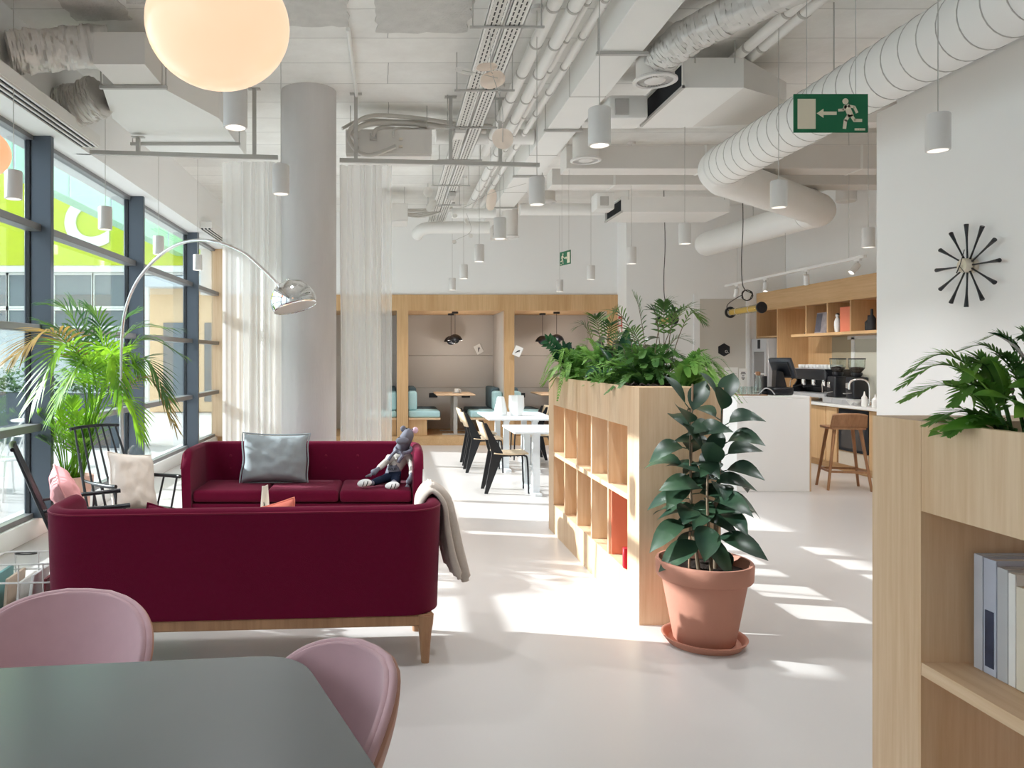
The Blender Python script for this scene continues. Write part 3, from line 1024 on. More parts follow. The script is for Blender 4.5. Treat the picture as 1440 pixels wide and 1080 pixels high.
# curtain tracks
def track(a, b, posts, lab):
    t = thing('curtain_rail', lab, 'curtain rail', a, 0, 'curtain rails either side of the column')
    a, b = Vector(a), Vector(b)
    MB().bar((0, 0, 0), b - a, .035, .04).build('rail', M['rail'], t)
    for f in posts:
        p = (b - a) * f
        top = .165 if f == .3 else CEIL - a.z
        MB().box(p.x - .018, p.y - .018, .02, p.x + .018, p.y + .018, top).build('post', M['rail'], t)
        MB().box(p.x - .06, p.y - .03, top - .008, p.x + .06, p.y + .03, top).build('ceiling_plate', M['rail'], t)
track((-3.0, 7.22, 3.55), (-1.10, 7.42, 3.55), (.3, .88), 'grey curtain rail from the window to the column')
track((-.5, 7.52, 3.55), (1.53, 7.71, 3.55), (.08, .55, .80), 'grey curtain rail from the column towards the long duct')

# sheer curtains
VOILE = sheer('voile', (0.95, 0.945, 0.93, 1), 0.16)
VOILE2 = sheer('voile_thin', (0.95, 0.945, 0.93, 1), 0.5)
def curtain(x0, x1, y, nf, lab, hem):
    t = thing('sheer_curtain', lab, 'curtain', ((x0 + x1) / 2, y, 0), 0, 'sheer curtains either side of the column')
    w = x1 - x0
    def fn(u, v):
        z = .03 + (3.50 - .03) * v
        a = 2 * PI * nf * u
        am = .035 + .012 * math.sin(3 * u * PI + 1) - .010 * v
        x = -w / 2 + w * u + .012 * math.sin(a * .5 + 3 * v) + .01 * math.sin(a + 1)
        return (x, am * math.sin(a + .25 * math.sin(2 * v + u * 9)), z)
    MB().grid(fn, nf * 14, 16).build('drape', VOILE, t, smooth=180)
    hx0, hx1 = hem
    def fn2(u, v):
        z = .03 + 3.47 * v
        return (hx0 + (hx1 - hx0) * u, .03 * math.sin(u * PI * 3) - .01, z)
    MB().grid(fn2, 24, 12).build('thin_panel', VOILE2, t, smooth=180)
    return t
curtain(-1.46, -1.08, 7.40, 6, 'sheer white curtain left of the column by the window', (-.37, -.17))
curtain(-.51, -.085, 7.53, 7, 'sheer white curtain right of the column, before the booths', (.2, .32))

# paper mobile
def petal(b, c, w, h, bend, rz, rx, round_=False):
    m = Matrix.Translation(c) @ Matrix.Rotation(rz, 4, 'Z') @ Matrix.Rotation(rx, 4, 'Y')
    def fn(u, v):
        s = (v - .5) * 2
        k = math.sqrt(max(0, 1 - s * s)) if round_ else math.sqrt(max(0, 1 - abs(s) ** 2.6))
        x = (u - .5) * w * k
        return m @ Vector((x, bend * (1 - (2 * u - 1) ** 2) * k, s * h / 2))
    b.grid(fn, 10, 14)
def mobile(lab, top, petals, wires):
    t = thing('paper_mobile', lab, 'mobile', top, 0, 'paper mobiles')
    tp = Vector(top)
    for (c, w, h, bd, rz, rx, rd, mt) in petals:
        b = MB()
        petal(b, Vector(c) - tp, w, h, bd, rz, rx, rd)
        b.build('paper_disc' if rd else 'paper_petal', M[mt], t, smooth=180)
    b = MB()
    for pts in wires:
        b.tube([Vector(p) - tp for p in bez(pts, 8)], .0022, 5)
    b.build('wires', M['rail'], t)
Y = 5.4
A = lambda x, y: tuple(at(x, y, Y))
mobile('peach paper mobile hanging under the perforated tray', (.72, 5.4, CEIL),
       [(A(685, 94), .06, .17, .05, .3, R(78), False, 'peach_paper'), (A(693, 112), .12, .20, .06, .2, R(70), False, 'peach_paper'),
        (A(653, 100), .05, .14, .03, 0, R(-75), False, 'white_paper'), (A(707, 195), .155, .155, .0, .1, 0, True, 'peach_paper')],
       [[(.72, 5.4, CEIL), A(690, 90), A(693, 104)], [A(650, 99), A(675, 104), A(700, 110)], [A(693, 106), A(706, 150), A(707, 200)]])
Y = 8.6
mobile('large peach paper mobile below the far end of the long duct', (1.15, 8.6, CEIL),
       [(A(691, 281), .13, .26, .05, .4, R(12), False, 'peach_paper'), (A(607, 289), .09, .17, .05, .2, R(35), False, 'white_paper'),
        (A(602, 270), .11, .12, .04, .3, R(20), False, 'white_paper'), (A(656, 312), .05, .09, .03, .5, R(-30), False, 'white_paper'),
        (A(662, 331), .06, .05, .03, .5, R(40), False, 'white_paper'), (A(639, 340), .05, .05, .03, .2, R(-20), False, 'white_paper'),
        (A(640, 303), .07, .05, .03, .6, R(-20), False, 'white_paper')],
       [[(1.15, 8.6, CEIL), A(690, 230), A(691, 262)], [A(612, 290), A(650, 292), A(690, 272), A(740, 258)], [A(656, 300), A(662, 325), A(640, 338)]])

# ------------------------------------------------ pendant spots
def pendant_spot():
    t = thing('pendant_spot', 'white cylinder pendant spot', 'lamp', (0, 0, 0), 0, 'white cylinder pendant spots')
    h = .205
    MB().lathe([(0, h), (.054, h), (.06, h - .008), (.06, .004), (.056, 0), (.05, .0), (.05, .03)], 32).build('cylinder', M['pend'], t)
    MB().lathe([(.05, .03), (.047, .026), (0, .026)], 28).build('lens', M['lamp_lens'], t)
    MB().tube([(0, 0, h), (0, 0, CEIL - 2.73 - .03)], .0028, 6).build('cable', M['rail'], t)
    MB().lathe([(0, CEIL - 2.73), (.05, CEIL - 2.73), (.05, CEIL - 2.73 - .03), (0, CEIL - 2.73 - .03)], 24).build('ceiling_cup', M['pend'], t)
    return t
P0 = pendant_spot()
spots = [(331, 180, 'white cylinder pendant spot directly below the big peach globe'),
         (843, 205, 'white cylinder pendant spot hanging before the long white duct'),
         (1319, 212, 'white cylinder pendant spot in front of the right wall above the clock'),
         (1095, 292, 'white cylinder pendant spot below left of the near green exit sign'),
         (395, 273, 'white cylinder pendant spot in front of the concrete column'),
         (19, 280, 'white cylinder pendant spot nearest the camera by the windows'),
         (148, 323, 'white cylinder pendant spot in front of the big letter outside'),
         (223, 358, 'white cylinder pendant spot just left of the lamp arc by the windows'),
         (278, 380, 'white cylinder pendant spot under the top of the lamp arc'),
         (755, 288, 'white cylinder pendant spot below the right curtain rail end'),
         (963, 343, 'white cylinder pendant spot under the far plenum box'),
         (888, 371, 'white cylinder pendant spot in front of the white pillar edge'),
         (1221, 348, 'white cylinder pendant spot at the far edge of the clock wall'),
         (787, 410, 'white cylinder pendant spot right below the far green exit sign'),
         (831, 393, 'white cylinder pendant spot right of the far green exit sign'),
         (703, 336, 'white cylinder pendant spot at the far end of the long duct'),
         (674, 368, 'white cylinder pendant spot, highest of three over the middle booth'),
         (652, 392, 'white cylinder pendant spot, middle of three over the middle booth'),
         (636, 408, 'white cylinder pendant spot, lowest of three over the middle booth')]
SPOTS = []
for i, (px, py, lab) in enumerate(spots):
    y = 1219.0 / (503 - py)
    loc = ((px - CX) / F * y, y, 2.73)
    o = P0 if i == 0 else dup(P0, loc, 0, lab)
    if i == 0:
        o.location = loc
        o['label'] = lab
    SPOTS.append(loc)

# globe lamps
GL = bpy.data.materials.new('opal_globe')
GL.use_nodes = True
nt = GL.node_tree
bsd = nt.nodes['Principled BSDF']
bsd.inputs['Base Color'].default_value = srgb(190, 160, 138)
bsd.inputs['Roughness'].default_value = .25
bsd.inputs['Emission Color'].default_value = srgb(253, 208, 172)
bsd.inputs['Emission Strength'].default_value = 0.58
GL2 = GL.copy()
GL2.name = 'opal_globe_orange'
GL2.node_tree.nodes['Principled BSDF'].inputs['Emission Color'].default_value = srgb(255, 170, 120)
def globe(loc, rx, rz, lab, mt):
    t = thing('globe_lamp', lab, 'lamp', loc, 0, 'glowing globe lamps')
    MB().ball((0, 0, 0), (rx, rx, rz), 48, 28).build('globe', mt, t, smooth=180)
    MB().lathe([(0, rz + .03), (.06, rz + .03), (.06, rz - .02), (0, rz - .02)], 24).build('cap', M['pend'], t)
    MB().tube([(0, 0, rz + .02), (0, 0, CEIL - loc[2])], .004, 6).build('cord', M['pend'], t)
globe(tuple(at(307, 37, 2.45)), .23, .197, 'big glowing peach globe lamp hanging at the top of the view', GL)
globe(tuple(at(-46, 213, 4.3)), .228, .16, 'orange glowing globe lamp cut off at the left by the windows', GL2)
# ---------------------------------------------------------------- sofas
def sofa_shell(W, D, z0=.255, z1=.82, th=.075, rc=.21):
    """U-shaped upholstered shell: arms run into the back through round corners."""
    path = []
    hw = W / 2
    ins = th / 2
    for i in range(9):
        path.append(Vector((-hw + ins, D - (D - rc) * i / 8, 0)))
    for i in range(1, 13):
        a = PI + (PI / 2) * i / 12
        path.append(Vector((-hw + rc + (rc - ins) * math.cos(a), rc + (rc - ins) * math.sin(a), 0)))
    for i in range(1, 12):
        path.append(Vector((-hw + rc + (W - 2 * rc) * i / 12, ins, 0)))
    for i in range(0, 13):
        a = 1.5 * PI + (PI / 2) * i / 12
        path.append(Vector((hw - rc + (rc - ins) * math.cos(a), rc + (rc - ins) * math.sin(a), 0)))
    for i in range(1, 9):
        path.append(Vector((hw - ins, rc + (D - rc) * i / 8, 0)))
    n = len(path)
    s = [0.0]
    for i in range(1, n):
        s.append(s[-1] + (path[i] - path[i - 1]).length)
    b = MB()
    K = 22
    def ring(i):
        t = (path[min(i + 1, n - 1)] - path[max(i - 1, 0)]).normalized()
        nrm = Vector((t.y, -t.x, 0))
        d = min(s[i], s[-1] - s[i])
        r = .13
        top = z1 if d >= r else z1 - r + math.sqrt(max(0, r * r - (r - d) ** 2))
        out = []
        h = th / 2
        for k in range(K + 1):
            q = k / K
            if q < .3:
                o, z = h, z0 + (top - h - z0) * q / .3
            elif q < .7:
                a = PI * (q - .3) / .4
                o, z = h * math.cos(a), top - h + h * math.sin(a)
            else:
                o, z = -h, top - h + (z0 - top + h) * (q - .7) / .3
            tp = .018 * max(0, (z1 - z) / (z1 - z0))
            out.append(path[i] - nrm * (-o) * 1.0 - nrm * tp + Vector((0, 0, z)))
        return out
    rings = [ring(i) for i in range(n)]
    vs = [p for r_ in rings for p in r_]
    fs = []
    for i in range(n - 1):
        for k in range(K):
            a = i * (K + 1) + k
            fs.append((a, a + K + 1, a + K + 2, a + 1))
        fs.append((i * (K + 1), i * (K + 1) + K, (i + 1) * (K + 1) + K, (i + 1) * (K + 1)))
    fs.append(tuple(range(K + 1)))
    fs.append(tuple((n - 1) * (K + 1) + k for k in range(K, -1, -1)))
    b.add(vs, fs)
    pip = []
    for i in range(n):
        t = (path[min(i + 1, n - 1)] - path[max(i - 1, 0)]).normalized()
        nrm = Vector((t.y, -t.x, 0))
        d = min(s[i], s[-1] - s[i])
        top = z1 if d >= .13 else z1 - .13 + math.sqrt(max(0, .13 ** 2 - (.13 - d) ** 2))
        pip.append(path[i] + nrm * (th / 2 - .004) + Vector((0, 0, top - .025)))
    return b, pip


def make_sofa(lab, W, D, loc, rz):
    t = thing('sofa', lab, 'sofa', loc, rz, 'crimson sofas')
    b, pip = sofa_shell(W, D)
    b.build('back_and_arms', M['red'], t, smooth=60)
    MB().tube(pip, .005, 6).build('piping', M['red_seam'], t)
    hw = W / 2
    MB().box(-hw + .085, .10, .26, hw - .085, D - .015, .375, .02, 2).build('seat_frame', M['red'], t)
    cw = (W - .18) / 3
    for k in range(3):
        x = -hw + .09 + cw * k
        def fn(u, v, x=x):
            return None
        MB().box(x + .004, .13, .385, x + cw - .004, D - .01, .485, .03, 3).build('seat_cushion', M['red'], t)
    bt = MB()
    for k in range(6):
        for j in range(2):
            MB().ball((-hw + .28 + (W - .56) * k / 5, th_in + .003, .58 + .11 * j), (.014, .006, .014), 10, 6).build('button', M['red_seam'], t)
    # wooden base
    fr = MB()
    fr.box(-hw + .07, .03, .195, hw - .07, .075, .252, .006, 1)
    fr.box(-hw + .07, D - .1, .195, hw - .07, D - .055, .252, .006, 1)
    fr.box(-hw + .06, .06, .195, -hw + .105, D - .08, .252, .006, 1).box(hw - .105, .06, .195, hw - .06, D - .08, .252, .006, 1)
    fr.build('base_frame', M['walnut'], t)
    for sx in (-1, 1):
        for (y, sy) in ((.055, -1), (D - .08, 1)):
            x = sx * (hw - .1)
            lg = MB()
            k = [(.046, .25), (.042, .2), (.034, .16), (.028, .1), (.021, .0)]
            lg.lathe([(0, .25)] + k + [(0, 0)], 14, Matrix.Translation((x, y, 0)))
            lg.bar((x, y, .19), (x - sx * .09, y, .235), .04, .045)
            lg.build('leg', M['walnut'], t)
    return t
th_in = .075
make_sofa('crimson sofa seen from behind with its plain back to the camera', 2.05, .59, (-.735, 3.795, 0), R(4.0))
FS = make_sofa('crimson sofa facing the camera with grey pillow and soft toy', 2.0, .72, (-.722, 6.92, 0), PI)


# ---------------------------------------------------------------- pillows
def pillow(name, w, h, th, mat, loc, rot, lab, seed=0, flange=0.0, group=None):
    rnd = random.Random(seed)
    b = MB()
    def side(sg):
        def fn(u, v):
            x, z = u * 2 - 1, v * 2 - 1
            e = (1 - x ** 4) * (1 - z ** 4)
            e = max(0, e) ** .55
            n = noise.noise(Vector((x * 1.6 + seed, z * 1.6, sg * 3))) * .30 + noise.noise(Vector((x * 4, z * 4 + seed, sg))) * .16 + .05 * math.sin(7 * x + 4 * z + seed)
            y = sg * th / 2 * e * (1 + n)
            px = x * w / 2 * (1 - .07 * (1 - x * x * .2) * (1 - abs(z)) * 0 - .05 * (1 - z * z) * abs(x) ** 3)
            pz = z * h / 2 * (1 - .07 * (1 - x * x) * abs(z) ** 3)
            # slump near the bottom
            return (px + .006 * math.sin(5 * z + seed), y, pz)
        return fn
    b.grid(side(1), 28, 24)
    b.grid(side(-1), 28, 24)
    t = thing(name, lab, 'cushion', loc, 0, group)
    t.rotation_euler = rot
    b.build('cover', mat, t, smooth=80)
    pts = []
    N = 20
    f = 1 + flange
    def edge(x, z):
        px = x * w / 2 * (1 - .05 * (1 - z * z) * abs(x) ** 3) * f
        pz = z * h / 2 * (1 - .07 * (1 - x * x) * abs(z) ** 3) * f
        return Vector((px + .006 * math.sin(5 * z + seed), 0, pz))
    for i in range(N):
        pts.append(edge(-1 + 2 * i / N, -1))
    for i in range(N):
        pts.append(edge(1, -1 + 2 * i / N))
    for i in range(N):
        pts.append(edge(1 - 2 * i / N, 1))
    for i in range(N):
        pts.append(edge(-1, 1 - 2 * i / N))
    MB().tube(pts, .007, 6, False, True).build('seam_edge', mat, t, smooth=80)
    return t
pillow('cushion', .57, .43, .20, M['grey_linen'], (-1.01, 6.655, .69), (R(-14), R(1), R(3)), 'large grey linen pillow on the sofa facing the camera', 2, .05)
pillow('cushion', .40, .46, .15, M['cream_linen'], (-1.955, 5.735, .63), (R(-22), R(10), R(-124 + 180)), 'cream pillow on the black spindle chair before the palm', 5)
pillow('cushion', .38, .38, .15, M['blush_linen'], (-2.06, 4.84, .67), (R(-24), R(-12), R(-62 + 180)), 'blush pink pillow on the black spindle chair cut by the sofa arm', 8)
pillow('cushion', .30, .28, .12, M['coral_linen'], (-.64, 4.08, .645), (R(-16), R(-14), R(4)), 'coral cushion peeping over the back of the near sofa', 9)
pillow('cushion', .30, .28, .12, M['red'], (-1.20, 4.06, .625), (R(-16), R(14), R(4)), 'crimson cushion tip showing over the near sofa back', 4)

# folded throw over the right arm of the near sofa
t = thing('throw_blanket', 'taupe wool throw hanging over the near sofa right arm', 'blanket', (-.735, 3.795, 0), R(4.0))
def throw(path, wid, th, yc, seed):
    """Folded cloth lofted along a path of (x, z); section is a soft slab lying along y."""
    pts = bez([Vector((x, 0, z)) for x, z in path], 8)
    n = len(pts) - 1
    b = MB()
    def fn(u, v):
        i = min(int(v * n), n - 1)
        p = pts[i].lerp(pts[i + 1], v * n - i)
        tg = (pts[min(i + 2, n)] - pts[max(i - 1, 0)]).normalized()
        nr = Vector((tg.z, 0, -tg.x)) * -1
        a = 2 * PI * u
        c, s = math.cos(a), math.sin(a)
        e = .35
        yy = math.copysign(abs(c) ** e, c) * wid(v) / 2
        tt = math.copysign(abs(s) ** .7, s) * th(v) / 2
        w = 1 + .10 * noise.noise(Vector((yy * 7, v * 2.0, seed)))
        rip = .010 * math.sin(yy * 38 + seed + 2 * v) * min(1, th(v) / .05) * (1 if s > 0 else -1) * abs(s)
        if v < .02 or v > .98:
            tt *= .55
        q = p + nr * (tt * w + rip)
        return (q.x, yc(v) + yy, q.z)
    b.grid(fn, 56, 70, True)
    b.f.append(tuple(range(55, -1, -1)))
    k = 70 * 56
    b.f.append(tuple(k + i for i in range(56)))
    return b
xo = 1.025
throw([(xo - .105, .52), (xo - .098, .66), (xo - .094, .78), (xo - .038, .85), (xo + .022, .79), (xo + .038, .66), (xo + .062, .52), (xo + .095, .40)],
      lambda v: .26 + .08 * v, lambda v: .028 + .062 * max(0, v - .35), lambda v: .38 - .12 * max(0, v - .4), 1.3).build('folded_cloth', M['taupe_wool'], t, smooth=80)
throw([(xo - .04, .876), (xo + .04, .815), (xo + .07, .70), (xo + .095, .56), (xo + .135, .375)],
      lambda v: .18 + .05 * v, lambda v: .03 + .04 * v, lambda v: .39 - .10 * v, 4.1).build('outer_fold', M['taupe_wool'], t, smooth=80)

# ---------------------------------------------------------------- soft toy
def skin(name, joints, edges, mat, parent, sub=2, root=0):
    me = bpy.data.meshes.new(name)
    me.from_pydata([j[0] for j in joints], edges, [])
    me.materials.append(mat)
    o = bpy.data.objects.new(name, me)
    COL.objects.link(o)
    o.parent = parent
    sk = o.modifiers.new('skin', 'SKIN')
    sk.use_smooth_shade = True
    me.skin_vertices  # created by the modifier
    for i, j in enumerate(joints):
        r = j[1]
        me.skin_vertices[0].data[i].radius = r if isinstance(r, tuple) else (r, r)
        me.skin_vertices[0].data[i].use_root = (i == root)
    sb = o.modifiers.new('smooth', 'SUBSURF')
    sb.levels = sb.render_levels = sub
    return o
def Q(px, py, y):
    return at(px, py, y) - TOY
TOY = at(553, 684, 6.55)
TOY.z = .487
toy = thing('soft_toy', 'grey hippo soft toy in cream jumper and scarf sitting on the sofa', 'toy', TOY)
G = plain('toy_grey_knit', srgb(112, 112, 122), .9, 0, .1, .08, 80, .2, 300)
GP = plain('toy_pink_ear', srgb(214, 180, 196), .9, 0, .1, .05, 60)
CJ = plain('toy_cream_jumper', srgb(198, 192, 184), .9, 0, .1, .06, 80, .2, 300)
NV = plain('toy_navy_denim', srgb(30, 38, 56), .9, 0, .1, .15, 80, .2, 300)
WS = plain('toy_white_shoe', srgb(226, 226, 226), .7, 0, .2, .04, 60)
body = [(Q(552, 668, 6.62), .055), (Q(557, 652, 6.66), .062), (Q(563, 636, 6.68), .045), (Q(567, 626, 6.66), .048), (Q(572, 612, 6.62), .066), (Q(579, 602, 6.62), .058),
        (Q(566, 622, 6.55), .052),
        (Q(552, 642, 6.64), .026), (Q(540, 652, 6.58), .022), (Q(530, 661, 6.5), .02), (Q(523, 666, 6.46), .036),
        (Q(575, 641, 6.64), .026), (Q(580, 658, 6.56), .022), (Q(578, 671, 6.46), .02), (Q(574, 681, 6.41), .036),
        (Q(545, 672, 6.55), .032), (Q(532, 676, 6.42), .026), (Q(519, 681, 6.34), .022),
        (Q(557, 674, 6.54), .032), (Q(553, 680, 6.40), .026), (Q(552, 684, 6.32), .022)]
skin('body', body, [(0, 1), (1, 2), (2, 3), (3, 4), (4, 5), (4, 6), (2, 7), (7, 8), (8, 9), (9, 10), (2, 11), (11, 12), (12, 13), (13, 14),
                    (0, 15), (15, 16), (16, 17), (0, 18), (18, 19), (19, 20)], G, toy)
for (hx, hy, yy, d) in ((522, 667, 6.45, (-1, -.4)), (573, 682, 6.41, (-.2, -1))):
    for k in range(4):
        a = (k - 1.5) * .5
        p = Q(hx, hy, yy)
        e = p + Vector((d[0] * .03 + a * .025, -.02, d[1] * .03 - .004 * abs(k - 1.5)))
        MB().tube([p, (p + e) / 2 + Vector((0, -.008, 0)), e], [.011, .011, .007], 8).build('finger', G, toy)
jm = [(Q(551.5, 666, 6.62), .072), (Q(557, 652, 6.66), .07), (Q(563, 638, 6.68), .054),
      (Q(552, 642, 6.64), .033), (Q(540, 652, 6.58), .029), (Q(531, 660, 6.51), .026),
      (Q(575, 641, 6.64), .033), (Q(580, 658, 6.56), .029), (Q(578.5, 669, 6.48), .026)]
skin('jumper', jm, [(0, 1), (1, 2), (2, 3), (3, 4), (4, 5), (2, 6), (6, 7), (7, 8)], CJ, toy)
tr = [(Q(551, 670, 6.62), .060), (Q(545, 672, 6.55), .042), (Q(532, 676, 6.42), .034), (Q(523, 679.5, 6.365), .031), (Q(557, 674, 6.54), .042), (Q(554, 679, 6.42), .036)]
skin('trousers', tr, [(0, 1), (1, 2), (2, 3), (0, 4), (4, 5)], NV, toy)
for (x, y, yy) in ((513, 681.5, 6.31), (552, 685, 6.30)):
    p = Q(x, y, yy)
    m = Matrix.Translation(p) @ Matrix.Rotation(R(-8), 4, 'Y')
    sh = MB()
    sh.ball((0, 0, .012), (.062, .04, .034), 20, 12)
    sh.xf(m)
    so = sh.build('shoe', WS, toy, smooth=80)
    st = MB()
    for q in (-.02, .012):
        st.tube([m @ Vector((q, -.032, -.006)), m @ Vector((q + .012, -.040, .012)), m @ Vector((q + .02, -.032, .03))], .004, 6)
    st.build('stripe', M['ink'], so)
for (x, y, yy, mt) in ((567, 603, 6.62, G), (584, 605, 6.60, GP)):
    MB().ball(Q(x, y, yy), (.026, .014, .028), 16, 10).build('ear', mt, toy, smooth=80)
for (x, y) in ((572, 602.5), (580, 603.5)):
    MB().ball(Q(x, y, 6.552), (.006, .004, .008), 10, 6).build('eye', M['ink'], toy, smooth=80)
MB().ball(Q(566, 620, 6.49), (.058, .03, .036), 18, 12).build('snout', G, toy, smooth=80)
MB().tube([Q(560, 615.5, 6.462), Q(563, 614.5, 6.458)], .004, 6).build('nostril', M['ink'], toy)
SC = plain('toy_scarf', srgb(120, 120, 132), .9, 0, .1, .5, 60)
sc = MB()
ring = [Q(567 + 11 * math.cos(a), 632 + 5 * math.sin(a), 6.62 - .075 * math.sin(a)) for a in [2 * PI * i / 20 for i in range(20)]]
sc.tube(ring, .017, 8, False, True)
sc.tube(bez([Q(563, 634, 6.55), Q(566, 640, 6.545), Q(562, 646, 6.545), Q(560, 650, 6.55)], 5), [.018] * 16, 8)
sc.tube(bez([Q(558, 633, 6.56), Q(551, 640, 6.56), Q(546, 647, 6.55)], 5), [.014] * 11, 8)
sc.build('scarf', SC, toy)
letters('jumper_lettering', 'WILD', .030, M['ink'], toy, frame_m(Q(551.5, 660, 6.53), (1, 0, .06), (.05, .1, 1)), .002, .001)

# ---------------------------------------------------------------- arc lamp
t = thing('arc_lamp', 'tall chrome arc lamp with marble foot leaning over the sofa', 'floor lamp', (-2.13, 6.2, 0))
O = Vector((-2.13, 6.2, 0))
MB().box(-.12, -.09, 0, .12, .09, .57, .02, 2).build('marble_base', M['marble'], t)
arcp = [(172, 640, 6.2), (170, 560, 6.2), (171, 480, 6.2), (178, 430, 6.15), (200, 385, 6.05), (243, 347, 5.92), (290, 338, 5.82), (338, 353, 5.74), (370, 379, 5.67), (394, 403, 5.61)]
pp = [Vector((-2.2, 6.2, .5)) - O] + [at(*q) - O for q in arcp]
MB().tube(bez(pp, 10), .0125, 12).build('arc_stem', M['chrome'], t, smooth=80)
MB().tube([pp[1] - Vector((0, 0, .15)), pp[2]], .017, 14).build('lower_tube', M['steel'], t)
dm = Matrix.Translation(at(413, 424, 5.6) - O) @ Matrix.Rotation(R(-15), 4, 'Y') @ Matrix.Rotation(R(-8), 4, 'X')
pr = [(.0, .165)] + [(.168 * math.sin(a), .165 * math.cos(a)) for a in [R(6 + i * 6) for i in range(18)]]
MB().lathe(pr, 48, dm).build('dome_shade', M['chrome'], t, smooth=80, solid=.003)
MB().lathe([(.0, .09), (.08, .07), (.155, -.025), (.16, -.045)], 40, dm).build('inner_reflector', M['pend'], t, smooth=80)
MB().lathe([(0, .178), (.014, .178), (.018, .16), (0, .16)], 16, dm).build('dome_cap', M['chrome'], t)

t = tag(MB().lathe([(.0, .0), (.05, .0), (.045, .05), (.05, .09), (.088, .15), (.098, .20), (.088, .255), (.06, .285)], 28).build('glass_vase', M['clear'], smooth=80),
        'clear round glass vase beside the lamp stem', 'vase')
t.location = (-2.06, 6.2, .572)

# ---------------------------------------------------------------- palm
t = thing('potted_palm', 'big feathery palm in a pale pot before the windows', 'plant', (-2.83, 6.72, 0))
O = Vector((-2.83, 6.72, 0))
MB().lathe([(0, 0), (.125, 0), (.155, .40), (.158, .41), (.178, .415), (.18, .53), (.165, .532), (.16, .49), (0, .49)], 40).build('pot', M['terracotta_pale'], t, smooth=50)
MB().lathe([(0, .502), (.162, .495)], 24).build('soil', M['soil'], t)

def frond(mb, ms, pts, n, ll, width, droop=.35, spread=1.0, start=.22, twist=0.0, rs=.006, seed=0, up=Vector((0, 0, 1)), tipf=.45):
    path = bez(pts, 10)
    k = len(path) - 1
    rnd = random.Random(seed)
    ms.tube(path, [rs * (1 - .8 * i / k) for i in range(k + 1)], 5)
    for i in range(n):
        q = start + (1 - start) * (i + .5) / n
        f = q * k
        j = min(int(f), k - 1)
        p = path[j].lerp(path[j + 1], f - j)
        tg = (path[j + 1] - path[j]).normalized()
        sd = tg.cross(up)
        if sd.length < .05:
            sd = tg.cross(Vector((0, 1, 0)))
        sd.normalize()
        nn = sd.cross(tg).normalized()
        if twist:
            mr = Matrix.Rotation(twist, 3, tg)
            sd, nn = mr @ sd, mr @ nn
        s = (q - start) / (1 - start)
        L = ll * (tipf + (1 - tipf) * math.sin(PI * min(1, .18 + .82 * s)) ** .7) * rnd.uniform(.88, 1.1)
        for sg in (-1, 1):
            d = (sd * sg * spread * (1 - .45 * s) + tg * (.55 + .7 * s) + nn * rnd.uniform(.1, .35)).normalized()
            wv = d.cross(nn).normalized() * width
            segs = 4
            vs, fs = [], []
            for h in range(segs + 1):
                u = h / segs
                c = p + d * (L * u) + Vector((0, 0, -droop * L * u * u))
                w = (math.sin(PI * (.12 + .88 * u)) ** .8 if u < 1 else 0.02) * .5
                vs += [c - wv * w, c + wv * w]
            for h in range(segs):
                fs.append((2 * h, 2 * h + 1, 2 * h + 3, 2 * h + 2))
            mb.add(vs, fs)

fr_spec = [  # control points as (px, py, depth), leaflets, leaflet length, kind
    ([(120, 560, 6.55), (96, 486, 6.2), (62, 468, 5.95), (22, 500, 5.72)], 17, .34, 'r'),
    ([(124, 560, 6.5), (112, 500, 6.15), (84, 488, 5.9), (48, 560, 5.7)], 17, .36, 'l'),
    ([(126, 560, 6.6), (116, 490, 6.4), (98, 440, 6.3), (66, 428, 6.2)], 16, .28, 'd'),
    ([(130, 560, 6.65), (128, 500, 6.55), (116, 450, 6.5), (100, 424, 6.45)], 15, .30, 'd'),
    ([(134, 560, 6.7), (142, 500, 6.65), (140, 455, 6.6), (122, 430, 6.5)], 14, .24, 'd'),
    ([(142, 560, 6.7), (158, 500, 6.75), (190, 462, 6.8), (246, 462, 6.85)], 20, .28, 'd'),
    ([(144, 560, 6.7), (168, 505, 6.7), (206, 476, 6.7), (258, 500, 6.7)], 20, .26, 'd'),
    ([(144, 570, 6.7), (170, 530, 6.6), (205, 505, 6.5), (236, 560, 6.4)], 18, .30, 'd'),
    ([(146, 575, 6.65), (174, 545, 6.55), (214, 535, 6.5), (246, 600, 6.45)], 16, .24, 'r'),
    ([(138, 570, 6.55), (150, 520, 6.35), (160, 500, 6.25), (172, 560, 6.15)], 18, .28, 'l'),
    ([(134, 570, 6.55), (132, 530, 6.3), (118, 505, 6.15), (92, 545, 6.05)], 17, .30, 'l'),
    ([(140, 570, 6.7), (156, 520, 6.7), (176, 492, 6.65), (200, 525, 6.6)], 18, .26, 'l'),
    ([(130, 575, 6.6), (116, 540, 6.5), (98, 530, 6.4), (72, 585, 6.3)], 15, .26, 'l'),
    ([(140, 570, 6.8), (150, 510, 6.85), (168, 460, 6.9), (192, 436, 6.9)], 15, .24, 'd'),
    ([(146, 590, 6.6), (164, 570, 6.5), (184, 565, 6.45), (200, 615, 6.4)], 14, .22, 'l'),
    ([(136, 575, 6.6), (144, 535, 6.5), (150, 500, 6.4), (140, 470, 6.35)], 14, .26, 'l'),
    ([(128, 565, 6.6), (112, 505, 6.45), (90, 470, 6.3), (58, 452, 6.2)], 15, .28, 'd'),
]
fl, fd, fr_, fst = MB(), MB(), MB(), MB()
for i, (cp, n, ll, kd) in enumerate(fr_spec):
    a = i * 2.4
    pts = [Vector((.08 * math.cos(a), .06 * math.sin(a), .49))] + [at(*q) - O for q in cp]
    for q in pts:
        q.x = max(q.x, -3.02 - O.x)
    frond({'l': fl, 'd': fd, 'r': fr_}[kd], fst, pts, n + 5, ll, .021, .34, .9, .40, 0, .0075, i)
rnd = random.Random(3)
